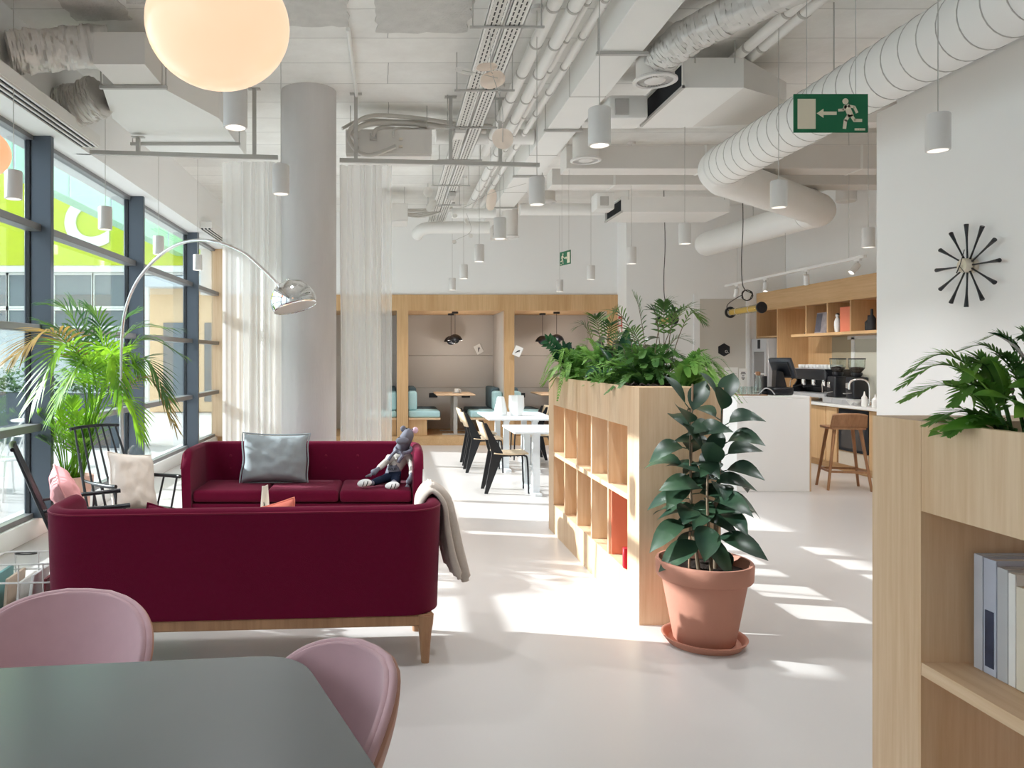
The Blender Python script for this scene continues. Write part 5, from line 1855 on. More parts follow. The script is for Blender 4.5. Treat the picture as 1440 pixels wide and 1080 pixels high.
stems_ = [([(-.03, 0, .39), (-.06, .01, .65), (-.075, 0, .90), (-.085, -.02, 1.28)], 21), ([(.07, .02, .39), (.075, .02, .75), (.09, .0, 1.0), (.105, .01, 1.32)], 22), ([(.02, -.05, .39), (.0, -.07, .58), (-.02, -.09, .80), (-.01, -.08, 1.02)], 15)]
for (cp, n) in stems_:
    path = bez(cp, 10)
    k = len(path) - 1
    MB().tube(path, [.011 - .006 * i / k for i in range(k + 1)], 8).build('stem', M['stem'], t)
    for i in range(n):
        f = (.26 + .74 * i / (n - 1)) * k
        j = min(int(f), k - 1)
        p = path[j].lerp(path[j + 1], f - j)
        a = i * 2.4 + rnd.uniform(-.3, .3) + cp[0][0] * 40
        low = 1 - i / n
        el = .75 - 1.05 * low + rnd.uniform(-.25, .25)
        if i >= n - 2:
            el = 1.35
        d = Vector((math.cos(a), math.sin(a) * .8, el))
        q = p + d.normalized() * .045
        leaves.tube([p, q], .003, 5)
        L = rnd.uniform(.19, .25) * (1 if i < n - 2 else .85)
        nrm = Vector((-.25 * math.cos(a), -.55, 1))
        leaf(leaves, q, d, nrm, L, L * .58, rnd.uniform(.25, .6) if i < n - 3 else .0, .10, segs=9, belly=.5)
leaves.build('leaves', M['ficus'], t, smooth=180)
MB().tube([(-.075, .02, .38), (-.055, .02, 1.42)], .006, 8).build('support_cane', M['cane'], t)
MB().tube([(.085, .04, .38), (.118, .03, 1.40)], .006, 8).build('support_cane', M['cane'], t)

# ---------------------------------------------------------------- wall clock
c = Vector((4.07, 5.252, 2.222))
t = thing('wall_clock', 'black spindle wall clock on the white right wall', 'clock', c)
B = frame_m((0, 0, 0), (0, -1, 0), (0, 0, 1))       # local x to the viewer's right, y up, z towards the room
MB().lathe([(0, 0), (.05, 0), (.053, .008), (.053, .03), (.03, .036), (0, .036)], 40, B).build('rear_drum', M['brass'], t)
MB().lathe([(0, .036), (.042, .036), (.05, .046), (.05, .078), (.044, .086), (0, .088)], 40, B).build('front_drum', M['brass'], t)
for k in range(12):
    a = PI / 2 + k * PI / 6 + .0
    d = Vector((math.cos(a), math.sin(a), 0))
    pts = [d * .05 + Vector((0, 0, .045)), d * .12 + Vector((0, 0, .047)), d * .2 + Vector((0, 0, .05)), d * .262 + Vector((0, 0, .052)), d * .287 + Vector((0, 0, .053)), d * .289 + Vector((0, 0, .053))]
    MB().tube(pts, [.0065, .0055, .0075, .0125, .0150, .0135], 12).xf(B).build('spindle', M['black'], t)
MB().bar((0, -.01, .1), (.045, .105, .1), .005, .003).xf(B).build('minute_hand', M['cable_dark'], t)
MB().bar((0, 0, .098), (-.03, -.05, .098), .009, .003).xf(B).build('hour_hand', M['cable_dark'], t)
MB().bar((0, 0, .103), (.055, -.06, .103), .003, .003).xf(B).build('second_hand', M['cable_dark'], t)

# ---------------------------------------------------------------- exit signs
def exit_sign(lab, origin, xdir, w, mirror=False):
    t = thing('exit_sign', lab, 'sign', origin, 0, 'green exit signs')
    k = w / 310.0
    sg = -1 if mirror else 1
    x = Vector(xdir).normalized()
    Bm = frame_m((0, 0, 0), x, (0, 0, 1))
    def P(px, py):
        return ((px - 625) * k * sg, (477.5 - py) * k)
    MB().box(-155 * k, -80.5 * k, -.003, 155 * k, 80.5 * k, .003).xf(Bm).build('board', M['sign_green'], t)
    s = MB()
    def rect(a, b, c, d):
        (x0, y0), (x1, y1) = P(a, b), P(c, d)
        s.box(min(x0, x1), min(y0, y1), .003, max(x0, x1), max(y0, y1), .0045)
    rect(485, 418, 560, 543)
    s.xf(Bm).build('door_symbol', M['sign_cream'], t)
    s = MB()
    def poly(pts):
        q = [P(*p) for p in pts]
        ar = sum(q[i - 1][0] * q[i][1] - q[i][0] * q[i - 1][1] for i in range(len(q)))
        s.prism(q if ar > 0 else q[::-1], .003, .0045)
    poly([(565, 478), (593, 459), (593, 471), (648, 471), (648, 485), (593, 485), (593, 497)])
    s.xf(Bm).build('arrow_symbol', M['sign_cream'], t)
    s = MB()
    hc = P(685, 428)
    poly([(685 + 12.5 * math.cos(2 * PI * i / 20), 428 + 12.5 * math.sin(2 * PI * i / 20)) for i in range(20)])
    def limb(pts, wd):
        for i in range(len(pts) - 1):
            a, b = Vector(pts[i]), Vector(pts[i + 1])
            d = (b - a).normalized()
            nn = Vector((-d.y, d.x)) * wd / 2
            e = d * wd * .2
            poly([tuple(a + nn - e), tuple(b + nn + e), tuple(b - nn + e), tuple(a - nn - e)])
    limb([(690, 447), (707, 488)], 24)
    limb([(688, 447), (676, 464), (657, 465)], 11)
    limb([(698, 447), (722, 452), (733, 475)], 11)
    limb([(700, 486), (685, 508), (681, 540)], 14)
    limb([(709, 486), (723, 508), (752, 508)], 13)
    s.xf(Bm).build('running_man_symbol', M['sign_cream'], t)
    s = MB()
    for i in range(9):
        rect2 = P(724 + i * 5, 541)
        s.box(min(rect2[0], rect2[0] + 3.5 * k * sg), rect2[1] - 9 * k, .003, max(rect2[0], rect2[0] + 3.5 * k * sg), rect2[1], .004)
    s.xf(Bm).build('maker_mark', M['sign_cream'], t)
    for q in (-100, 105):
        o = x * (q * k)
        MB().tube([o + Vector((0, 0, 80 * k)), o + Vector((0, 0, CEIL - origin[2]))], .0016, 5).build('hanging_wire', M['rail'], t)
    return t
exit_sign('large green exit sign with arrow and running figure, nearest, at upper right', tuple(at(1168, 159.5, 3.26)), (1, 0, 0), .32)
a, b = at(788, 364.5, 8.75), at(802, 361, 8.47)
exit_sign('small green exit sign far off above the booths, seen at an angle', tuple((a + b) / 2), b - a, .30, True)
# ---------------------------------------------------------------- coffee bar
t = thing('bar_counter', 'white counter block with oak inner edge in front of the coffee bar', 'counter', (4.53, 9.2, 0))
MB().box(-.43, -.3, 0, .43, .35, 1.10, .003, 1).build('body', M['white'], t)
MB().box(-.43, -.3, 1.101, .43, .35, 1.126, .002, 1).build('worktop', M['white'], t)
MB().box(.431, -.295, 0, .45, .35, 1.12).build('oak_edge', M['oak'], t)

# back wall joinery
XF, XW = 6.35, 6.88
t = thing('wall_shelf_unit', 'oak wall unit with open cubbies above the coffee bar', 'shelf unit', (XF, 6.1, 0))
MB().box(0, 0, 2.375, XW - XF - .002, 6.95, 2.69).build('fascia', M['oak_dark_y'], t)
MB().box(0, 0, 1.905, XW - XF - .002, 11.93 - 6.1, 1.945).build('shelf', M['oak_dark_y'], t)
MB().box(0, 12.38 - 6.1, 1.915, XW - XF - .002, 6.95, 1.945).build('shelf', M['oak_dark_y'], t)
MB().box(XW - XF - .03, 0, .93, XW - XF - .004, 6.95, 2.375).build('back_panel', M['oak_dark'], t)
for y in (11.5, 10.94, 10.39, 9.7, 8.9):
    MB().box(0, y - 6.1 - .013, 1.945, XW - XF - .03, y - 6.1 + .013, 2.375).build('upright', M['oak_dark'], t)
MB().box(0, 12.35 - 6.1 - .013, .93, XW - XF - .03, 12.35 - 6.1 + .013, 2.375).build('upright', M['oak_dark'], t)
MB().box(0, 6.93, .0, XW - XF - .03, 6.955, 2.375).build('upright', M['oak_dark'], t)
MB().box(XW - XF - .04, 11.16 - 6.1, .935, XW - XF - .03, 11.66 - 6.1, 1.9).build('olive_panel', plain('olive_panel', srgb(168, 156, 132), .5, 0, .3, .02, 3), t)
MB().box(XW - XF - .04, 0, .935, XW - XF - .03, 11.08 - 6.1, 1.9).build('pale_panel', plain('pale_panel', srgb(206, 204, 190), .5, 0, .3, .02, 3), t)
MB().box(XW - XF - .05, 11.08 - 6.1, .935, XW - XF - .03, 11.16 - 6.1, 1.88).build('white_frame', M['ceramic'], t)
MB().box(XW - XF - .05, 0, 1.85, XW - XF - .04, 11.25 - 6.1, 1.9).build('white_frame', M['ceramic'], t)

t = thing('base_cabinet', 'oak base cabinet run under the white worktop of the coffee bar', 'cabinet', (6.27, 6.1, 0))
MB().box(.02, 0, .1, .6, 6.2, .885).build('carcass', M['oak_dark'], t)
MB().box(.07, 0, 0, .6, 6.2, .1).build('kick_board', M['oak_dark_y'], t)
for (a, b) in ((11.75, 12.28), (10.85, 11.73), (10.57, 10.83), (8.9, 9.86), (7.6, 8.88)):
    d = MB().box(0, a - 6.1, .11, .019, b - 6.1, .875, .002, 1).build('door', M['oak_dark'], t)
d = MB().box(0, 9.88 - 6.1, .30, .019, 10.53 - 6.1, .875, .002, 1).build('glass_door', M['black_void'], t)
MB().box(-.002, 9.95 - 6.1, .34, .0, 10.46 - 6.1, .83).build('dark_glass', M['mirror'] if False else plain('smoked_glass', srgb(66, 62, 60), .15, 0, .5, .05, 4), d)
MB().box(0, 9.88 - 6.1, .11, .019, 10.53 - 6.1, .285, .002, 1).build('lower_panel', M['brass'], t)
tag(MB().box(6.23, 6.1, .89, 6.84, 12.3, .928, .003, 1).build('worktop', M['ceramic']), 'white worktop along the back of the coffee bar', 'worktop')

# bottle fridge
t = thing('glass_door_fridge', 'tall steel fridge with glass door at the left end of the coffee bar', 'fridge', (6.2, 12.67, 0))
MB().box(0.03, -.26, 0, .6, .24, 1.9, .006, 1).build('body', M['steel'], t)
d = MB()
d.box(0, -.26, .1, .028, -.19, 1.9).box(0, .17, .1, .028, .24, 1.9).box(0, -.19, 1.68, .028, .17, 1.9).box(0, -.19, .1, .028, .17, .3)
d = d.build('door', M['steel'], t)
MB().box(.008, -.19, .3, .016, .17, 1.68).build('pane', plain('fridge_glass', srgb(120, 118, 118), .1, 0, .5, .1, 3), d)
for z in (.7, 1.0, 1.3):
    MB().box(-.004, -.18, z, .006, .16, z + .02).build('shelf_edge', M['pend'], d)
MB().box(-.004, -.06, 1.73, .002, .03, 1.88).build('display', M['ink'], d)

# things on the wall shelf
def wpt(px, x):
    return x * F / (px - CX)
y = wpt(1152, 6.40)
t = thing('magazine', 'photo magazine leaning in the wall cubby left of the white figurine', 'magazine', (6.40, y, 1.947))
MB().box(0, -.17, 0, .012, .13, .31, m=Matrix.Rotation(R(8), 4, 'Y')).build('cover', plain('photo_print', srgb(150, 142, 146), .4, 0, .5, .55, 14), t)
MB().box(-.003, -.02, 0.02, .001, .12, .29, m=Matrix.Rotation(R(8), 4, 'Y')).build('dark_photo', plain('dark_print', srgb(92, 92, 104), .4, 0, .5, .4, 18), t)
t = thing('wooden_figurine', 'white wooden doll figurine in the wall cubby', 'figurine', (6.40, wpt(1177.5, 6.40), 1.947))
MB().lathe([(0, 0), (.03, 0), (.036, .02), (.042, .10), (.04, .15), (.022, .2), (.012, .21), (0, .212)], 20).build('body', M['ceramic'], t)
MB().ball((0, 0, .235), (.024, .024, .03), 16, 10).build('head', M['ceramic'], t, smooth=80)
MB().ball((.004, 0, .252), (.024, .025, .02), 14, 8).build('hair', M['ink'], t, smooth=80)
t = tag(MB().box(-.012, -.13, 0, .012, .12, .345, .002, 1).build('board_box', M['salmon']), 'salmon coloured board standing in the wall cubby', 'box')
t.location = (6.39, wpt(1189.5, 6.39), 1.947)
for (px, h, lab) in ((1226, .28, 'dark bottle at the right end of the wall shelf'), (1222, .2, 'small dark bottle beside the tall one on the wall shelf')):
    t = tag(MB().lathe([(0, 0), (.045, 0), (.048, .01), (.048, h * .55), (.018, h * .72), (.016, h), (0, h)], 18).build('bottle', M['ink']), lab, 'bottle')
    t.location = (6.40, wpt(px, 6.40), 1.947)
t = thing('dried_branch', 'dark dried branch lying in the left wall cubby', 'branch', (6.5, 11.66, 1.95))
MB().tube([(0, .15, .01), (0, .05, .05), (0, -.05, .09), (0, -.13, .17)], [.008, .01, .008, .004], 6).build('twig', M['cable_dark'], t)
MB().tube([(0, .05, .05), (.02, -.06, .04), (0, -.12, .06)], [.008, .006, .003], 6).build('twig', M['cable_dark'], t)

# espresso machine
t = thing('espresso_machine', 'large black espresso machine with cups on top', 'coffee machine', (6.58, 11.45, .93))
for sx in (-.2, .2):
    for sy in (-.42, .42):
        MB().lathe([(.02, 0), (.02, .06)], 12, Matrix.Translation((sx, sy, 0)), True).build('foot', M['steel'], t)
MB().box(-.26, -.48, .06, .26, .48, .12, .01, 2).build('drip_tray', M['steel'], t)
MB().box(0, -.46, .12, .26, .46, .46, .02, 2).build('boiler_body', M['black'], t)
MB().box(-.25, -.5, .32, .26, .5, .48, .03, 3).build('top_housing', M['black'], t)
for sy in (-.5, .5):
    MB().prism([(-.26, .06), (.26, .06), (.26, .48), (-.27, .48), (-.12, .3)], -.012, .012, frame_m((0, sy, 0), (1, 0, 0), (0, 0, 1))).build('side_panel', M['black'], t)
for y in (-.28, 0, .28):
    g = MB().lathe([(.035, 0), (.04, .02), (.04, .09), (.03, .1)], 18, Matrix.Translation((-.13, y, .23)), True).build('group_head', M['chrome'], t)
    MB().tube([(-.13, y, .235), (-.2, y, .225), (-.3, y, .215)], [.012, .012, .015], 10).build('portafilter_handle', M['black'], t)
MB().tube([(-.24, -.47, .485), (-.24, .47, .485)], .006, 8).build('cup_rail', M['steel'], t)
for sy in (-.44, .44):
    MB().tube(bez([(-.2, sy, .33), (-.26, sy, .28), (-.26, sy, .14)], 5), .007, 8).build('steam_wand', M['chrome'], t)
cup = MB().lathe([(0, 0), (.025, 0), (.036, .02), (.04, .065), (.036, .065), (.03, .02), (0, .01)], 16)
CUP = cup.build('cup', M['ceramic'])
tag(CUP, 'small white cup in the row on the espresso machine', 'cup', 'cups on the espresso machine')
CUP.location = (6.45, 11.02, 1.411)
k = 0
for i in range(2):
    for j in range(9):
        if i == 0 and j == 0:
            continue
        o = CUP.copy()
        COL.objects.link(o)
        o.location = (6.45 + .13 * i, 11.02 + .1 * j, 1.411)

# drawer box, grinders
t = thing('knock_box', 'long steel drawer box under the two grinders', 'drawer box', (6.42, 10.57, .93))
MB().box(-.14, -.37, 0, .14, .37, .085, .004, 1).build('body', M['steel'], t)
for y in (-.24, 0, .24):
    MB().box(-.146, y - .11, .012, -.141, y + .11, .074, .002, 1).build('drawer', M['steel'], t)
def grinder(y, lab):
    t = thing('coffee_grinder', lab, 'grinder', (6.42, y, 1.016), 0, 'black coffee grinders')
    MB().box(-.10, -.1, 0, .11, .1, .30, .025, 3).build('body', M['black'], t)
    MB().lathe([(.05, .30), (.07, .33), (.07, .36)], 24).build('collar', M['black'], t)
    MB().lathe([(.05, .352), (.10, .42), (.105, .54), (.1, .54), (.095, .42), (.045, .352)], 28).build('hopper', M['clear'], t)
    MB().lathe([(0, .355), (.05, .358), (.09, .41), (.09, .43), (0, .44)], 24).build('coffee_beans', M['soil'], t)
    MB().lathe([(0, .54), (.108, .54), (.108, .555), (0, .555)], 28).build('lid', M['black'], t)
    b = MB()
    b.box(-.14, -.03, .14, -.10, .03, .22, .006, 1)
    b.build('spout', M['chrome'], t)
    MB().tube([(-.10, -.05, .08), (-.17, -.03, .07), (-.17, .03, .07), (-.10, .05, .08)], .006, 8).build('fork', M['chrome'], t)
grinder(10.80, 'black coffee grinder beside the espresso machine')
grinder(10.36, 'black coffee grinder nearer the tap')

# tap, bottles, bowls
t = thing('sink_tap', 'chrome gooseneck tap on the coffee bar worktop', 'tap', (6.42, 10.08, .93))
MB().lathe([(0, 0), (.026, 0), (.026, .03), (0, .03)], 16).build('base', M['chrome'], t)
MB().tube(bez([(0, 0, .02), (0, 0, .25), (-.03, .03, .34), (-.11, .08, .36), (-.18, .13, .32), (-.19, .14, .22)], 8), .013, 12).build('spout', M['chrome'], t)
MB().tube([(0, -.02, .06), (.0, -.09, .1)], .008, 8).build('lever', M['chrome'], t)
for (x, y, h, r, lab) in ((6.31, 10.02, .2, .035, 'white squeeze bottle in front of the tap'), (6.35, 9.86, .17, .038, 'white squeeze bottle right of the tap')):
    t = tag(MB().lathe([(0, 0), (r, 0), (r, h * .6), (r * .4, h * .75), (r * .15, h), (0, h)], 18).build('squeeze_bottle', M['ceramic']), lab, 'bottle')
    t.location = (x, y, .931)
t = tag(MB().lathe([(0, 0), (.05, 0), (.10, .07), (.096, .07), (.048, .01), (0, .01)], 24).build('bowl', M['ceramic']), 'white bowl by the tap on the coffee bar', 'bowl')
t.location = (6.33, 10.17 + .1, .931)
t = thing('serving_tray', 'brown wooden tray with edge at the right end of the worktop', 'tray', (6.55, 9.6, .931))
MB().box(-.15, -.2, 0, .15, .2, .015).build('tray_floor', M['walnut'], t)
b = MB().box(-.15, -.2, .015, -.14, .2, .05).box(.14, -.2, .015, .15, .2, .05).box(-.14, -.2, .015, .14, -.19, .05).box(-.14, .19, .015, .14, .2, .05)
b.build('tray_rim', M['walnut'], t)
t = tag(MB().lathe([(0, 0), (.04, 0), (.04, .16), (.015, .2), (.02, .24), (0, .24)], 18).build('thermos_jug', M['steel']), 'steel jug on the wooden tray', 'jug')
t.location = (6.55, 9.62, .948)

# things on the white counter
CT = 1.127
def con(px, y):
    return (px - CX) / F * y
t = thing('point_of_sale_terminal', 'dark tilted till screen seen from behind on the white counter', 'till', (4.72, 9.15, CT))
MB().box(-.13, -.1, 0, .14, .12, .10, .03, 3).build('base', M['black'], t)
MB().prism([(-.06, .08), (.08, .08), (.03, .28), (-.05, .30)], -.05, .05, frame_m((-.0, 0, 0), (1, 0, 0), (0, 0, 1))).build('neck', M['black'], t)
m = Matrix.Translation((.05, .0, .33)) @ Matrix.Rotation(R(24), 4, 'Z') @ Matrix.Rotation(R(-26), 4, 'Y')
MB().box(-.02, -.15, -.13, .025, .15, .13, .012, 2, m).build('screen_housing', plain('dark_grey_plastic', srgb(56, 60, 68), .45, 0, .5, .05, 8), t)
MB().box(-.035, -.12, -.10, -.02, .12, .09, .01, 1, m).build('rear_cover', M['black'], t)
t = thing('card_reader', 'black upright card reader left of the till', 'card reader', (con(1074, 9.2), 9.2, CT))
MB().box(-.05, -.04, 0, .04, .05, .04, .01, 2).build('base', M['black'], t)
MB().box(-.015, -.03, .04, .03, .03, .23, .008, 2).build('handset', M['black'], t)
t = tag(MB().tube(bez([(-.05, 0, .012), (.03, 0, .085), (.1, 0, .07), (.15, 0, .012)], 6), .007, 8).build('curved_cable', M['steel']), 'light curved cable in front of the till base', 'cable')
t.location = (con(1072, 9.0), 9.0, CT)
for (px, w, h, nb, lab) in ((1026, .165, .335, 0, 'larger white menu card at the left end of the white counter'), (1045, .10, .32, 1, 'narrow white menu card beside the larger one')):
    y = 9.25
    t = thing('menu_card', lab, 'menu', (max(con(px, y), 4.19 if not nb else 4.3), y, CT), 0, 'menu cards on the counter')
    MB().box(-w / 2, -.002, .012, w / 2, .002, h).build('card', M['paper'], t)
    MB().box(-w / 2 - .004, -.03, 0, w / 2 + .004, .03, .012).build('clear_foot', M['clear'], t)
    g = MB()
    if nb:
        for i, (a, ww) in enumerate(((.27, .05), (.25, .06), (.225, .03), (.2, .045), (.185, .02))):
            g.box(-ww / 2, -.004, a, ww / 2, -.002, a + .009)
    else:
        g.box(-.06, -.004, h - .045, -.02, -.002, h - .035)
        for c_ in (-.055, .0, .04):
            for i in range(9):
                g.box(c_, -.0035, h - .08 - i * .02, c_ + .03, -.002, h - .076 - i * .02)
    g.build('printed_lines', M['ink'] if nb else M['seam'], t)
t = tag(MB().box(-.17, -.07, 0, .17, .07, .012, .003, 1).build('wooden_board', M['walnut']), 'reddish wooden board under the glasses on the white counter', 'board')
t.location = (con(1056, 9.05), 9.05, CT)
gl = MB().lathe([(0, 0), (.028, 0), (.034, .095), (.031, .095), (.026, .008), (0, .008)], 18)
for i, px in enumerate((1040, 1045.5, 1051, 1056.5)):
    o = tag(gl.build('drinking_glass', M['clear']), ['leftmost clear tumbler on the wooden board', 'second clear tumbler from the left on the wooden board',
            'third clear tumbler from the left on the wooden board', 'clear tumbler next to the corked bottle'][i], 'glass', 'tumblers on the counter')
    o.location = (con(px, 9.02) + .015 * i, 9.02 + .03 * (i % 2), CT + .0125)
t = thing('corked_bottle', 'clear water bottle with wooden cork on the white counter', 'bottle', (con(1067, 9.05), 9.07, CT + .0125))
MB().lathe([(0, 0), (.04, 0), (.042, .02), (.042, .15), (.022, .2), (.022, .235), (.018, .235), (.018, .2), (.038, .15), (.036, .02), (0, .01)], 24).build('bottle', M['clear'], t)
MB().lathe([(0, .225), (.019, .225), (.028, .24), (.028, .27), (0, .275)], 18).build('cork', M['walnut'], t)

# bar stool
t = thing('bar_stool', 'wooden bar stool with low curved back at the coffee bar', 'stool', (5.49, 9.12, 0), R(-12))
st = rounded_poly([(-.21, -.18), (.21, -.18), (.215, .2), (-.215, .2)], [.1, .1, .07, .07], 6)
MB().prism(st, .725, .75).build('seat', M['walnut'], t)
def bk(u, v):
    a = (u - .5) * 1.5
    return (.20 * math.sin(a) / math.sin(.75) * (1 - .06 * v), -.17 - .10 * v * .5 - .06 * math.cos(a) + .06, .75 + .17 * v * (1 - .12 * abs(2 * u - 1) ** 4))
MB().grid(bk, 18, 8).build('backrest', M['walnut'], t, solid=.018, smooth=80)
for sx in (-1, 1):
    for sy in (-1, 1):
        MB().tube([(sx * .14, sy * .12, .73), (sx * .235, sy * .2, 0)], [.021, .015], 12).build('leg', M['walnut'], t)
for a, b in (((-.2, -.17, .22), (.2, -.17, .22)), ((-.2, .17, .22), (.2, .17, .22)), ((-.2, -.17, .22), (-.2, .17, .22)), ((.2, -.17, .22), (.2, .17, .22))):
    MB().bar(a, b, .018, .026).build('footrest', M['walnut'], t)

# track lights
t = thing('track_rail', 'thin white lighting track over the coffee bar', 'light track', (5.3, 8.4, 2.71))
MB().box(-.017, 0, -.015, .017, 3.5, .017).build('rail', M['pend'], t)
for y in (.3, 1.7, 3.1):
    MB().tube([(0, y, .02), (0, y, CEIL - 2.71 if y < 1 else .54)], .0025, 5).build('suspension_wire', M['rail'], t)
for (y, rx, ry, lab) in ((11.5, 20, 0, 'white track spot at the far end over the door sign'), (10.62, -14, 10, 'white track spot second from the far end'),
                         (9.59, 22, -12, 'white track spot over the photo magazine'), (8.53, -8, 42, 'white track spot at the near end beside the clock wall')):
    t = thing('track_spot', lab, 'lamp', (5.3, y, 2.694), 0, 'white track spots')
    MB().box(-.015, -.05, -.022, .015, .05, -.0005).build('adapter', M['pend'], t)
    MB().tube([(0, 0, -.02), (0, 0, -.06)], .008, 8).build('joint', M['rail'], t)
    mm = Matrix.Translation((0, 0, -.06)) @ Matrix.Rotation(R(rx), 4, 'X') @ Matrix.Rotation(R(ry), 4, 'Y')
    MB().lathe([(0, .0), (.032, 0), (.034, -.005), (.034, -.13), (.03, -.13), (.028, -.115)], 24, mm).build('head', M['pend'], t)
    MB().lathe([(.028, -.118), (0, -.118)], 20, mm).build('lens', M['lamp_lens'], t)

# glass tube pendants
def tube_lamp(c, d, L, lab, cordtop, r=.052):
    t = thing('tube_pendant', lab, 'lamp', c, 0, 'glass tube pendants with black ends')
    d = Vector(d).normalized()
    z = d
    x = z.cross(Vector((0, 0, 1))).normalized()
    y = z.cross(x)
    m = Matrix((x, y, z)).transposed().to_4x4()
    MB().lathe([(r * .8, -L / 2), (r * .8, L / 2)], 28, m).build('glass_tube', M['clear'], t)
    MB().lathe([(r * .62, -L / 2 + .02), (r * .62, L / 2 - .03)], 24, m, True).build('gold_core', M['gold'], t)
    MB().lathe([(0, L / 2), (r * 1.15, L / 2), (r * 1.2, L / 2 + .012), (r * 1.15, L / 2 + .024), (0, L / 2 + .024)], 32, m).build('end_disc', M['black'], t)
    MB().lathe([(r * .7, -L / 2 - .02), (r * 1.2, -L / 2 - .02), (r * 1.25, -L / 2), (r * .8, -L / 2 + .005)], 32, m).build('end_ring', M['black'], t)
    for s in (-.25, .18):
        MB().tube([m @ Vector((r * .82 * math.cos(a), r * .82 * math.sin(a), s * L)) for a in [2 * PI * i / 20 for i in range(20)]], .004, 6, False, True).build('brass_clip', M['brass'], t)
    e = m @ Vector((0, 0, -L / 2))
    rr_ = r * 1.1
    loop = [Vector((.02 + (rr_ + .012 * math.sin(i * .3)) * math.cos(a), -.004 * (i % 3), .2 + rr_ * math.sin(a))) for i, a in enumerate([PI + 2 * PI * i / 16 for i in range(42)])]
    cord = [e, e + Vector((-.05, 0, .06)), e + Vector((-.02, 0, .13))] + loop + [Vector((-.03, 0, .32)), Vector((-.05, 0, .7)), Vector((-.03, 0, 1.2)), Vector((-.05, 0, CEIL - c[2]))]
    MB().tube(bez(cord, 4), .006, 6).build('cord', M['cable_dark'], t, smooth=80)
    return t
tube_lamp(tuple(at(1048, 436, 10.2)), (.12, -.99, .03), .70, 'gold and glass tube pendant with black end disc before the door', 0, .064)
tube_lamp(tuple(at(938, 451, 11.9)), (.12, -.99, .05), .40, 'gold and glass tube pendant behind the planter palms', 0, .07)

t = thing('wall_speaker', 'small grey speaker cylinder high on the kitchen wall', 'speaker', tuple(at(1190, 282, 10.9)))
MB().lathe([(0, .16), (.13, .16), (.135, .0), (.12, -.02), (0, -.01)], 28).build('body', M['duct_grey'], t)
MB().tube([(0, 0, .16), (0, 0, CEIL - t.location.z)], .02, 8).build('mount', M['duct'], t)
# ---------------------------------------------------------------- outside the windows
structure(MB().box(-60, -30, -.3, -3.42, 60, -.02).build('ground_terrace', plain('pale_paving', srgb(196, 194, 192), .8, 0, .2, .05, 1.5)))
structure(MB().box(-24, -40, -.02, -10, 6.33, 6.9).build('wall_sun_blocker', M['white']))  # unseen block added out of view to keep sun off the near floor
LIME = plain('lime_cladding', srgb(192, 202, 36), .5, 0, .4, .05, 3)
MINT = plain('mint_glass_cladding', srgb(172, 224, 188), .25, 0, .5, .06, .6)
FACW = plain('pale_facade', srgb(200, 206, 212), .7, 0, .3, .04, 2)
DKG = plain('dark_office_glass', srgb(118, 126, 132), .12, 0, .6, .25, .5)
BEI = plain('beige_facade', srgb(232, 204, 168), .7, 0, .3, .05, 1)

FY = 30.0
k = FY / F
def fx(px): return (px - CX) * k
def fz(py): return EYE - (py - CY) * k
t = thing('office_building', 'bright office building across the courtyard with lime sign band', 'building', (fx(90), FY, 0))
ox = fx(90)
MB().box(fx(-420) - ox, 0.3, 0, fx(330) - ox, 6, 13).build('wall', FACW, t)
MB().box(fx(-420) - ox, -.2, fz(374), fx(330) - ox, .3, 13).build('lime_band', LIME, t)
MB().box(fx(-420) - ox, -.15, fz(383), fx(330) - ox, .3, fz(374)).build('white_ledge', M['ceramic'], t)
letters('sign_letter', 'C', 2.55, M['ceramic'], t, frame_m((fx(126) - ox, -.26, fz(318)), (1, 0, 0), (0, 0, 1)), .04, .09)
for x0 in (-130, -40, 8, 74, 130, 180, 232, 284):
    w_ = 46 if x0 not in (74,) else 52
    for (ya, yb) in ((386, 430), (436, 458)):
        f_ = MB()
        a, b, c, d = fx(x0) - ox, fx(x0 + w_) - ox, fz(yb), fz(ya)
        f_.box(a - .08, .18, c - .08, b + .08, .32, c).box(a - .08, .18, d, b + .08, .32, d + .08).box(a - .08, .18, c, a, .32, d).box(b, .18, c, b + .08, .32, d)
        f_ = f_.build('window_frame', M['ceramic'], t)
        MB().box(a, .25, c, b, .31, d).build('pane', DKG, f_)
letters('shop_lettering', 'G', .85, M['duct_grey'], t, frame_m((fx(8) - ox, .28, fz(515)), (1, 0, 0), (0, 0, 1)), .02, .0)
letters('shop_lettering', 'D', .34, M['duct_grey'], t, frame_m((fx(4) - ox, .28, fz(537)), (1, 0, 0), (0, 0, 1)), .02, .0)
letters('shop_lettering', 'T', .9, M['duct_grey'], t, frame_m((fx(238) - ox, .28, fz(516)), (1, 0, 0), (0, 0, 1)), .02, .0)

t = thing('mint_building', 'mint green glass front hanging over the courtyard', 'building', (-12, 22, 0))
MB().box(3.6, -6.7, 5.58, 4.0, 7.7, 14).build('glass_front', MINT, t)
for i in range(5):
    MB().box(3.98, -6.0 + i * 2.8, 5.6, 4.03, -5.94 + i * 2.8, 14).build('glass_joint', FACW, t)

t = thing('beige_building', 'sunlit beige building with columns at the end of the terrace', 'building', (-7.9, 22, 0))
MB().box(.9, 0, 0, 4.4, 4, 3.6).build('wall', BEI, t)
MB().box(.8, -.6, 3.6, 4.5, 4, 3.9).build('roof_edge', FACW, t)
for x in (1.3, 2.5, 3.6):
    MB().box(x, -.03, .3, x + .8, .02, 2.6).build('window', DKG, t)
for x in (.95, 2.15, 3.35, 4.3):
    MB().box(x - .07, -.5, 0, x + .07, -.36, 3.6).build('column', M['ceramic'], t)

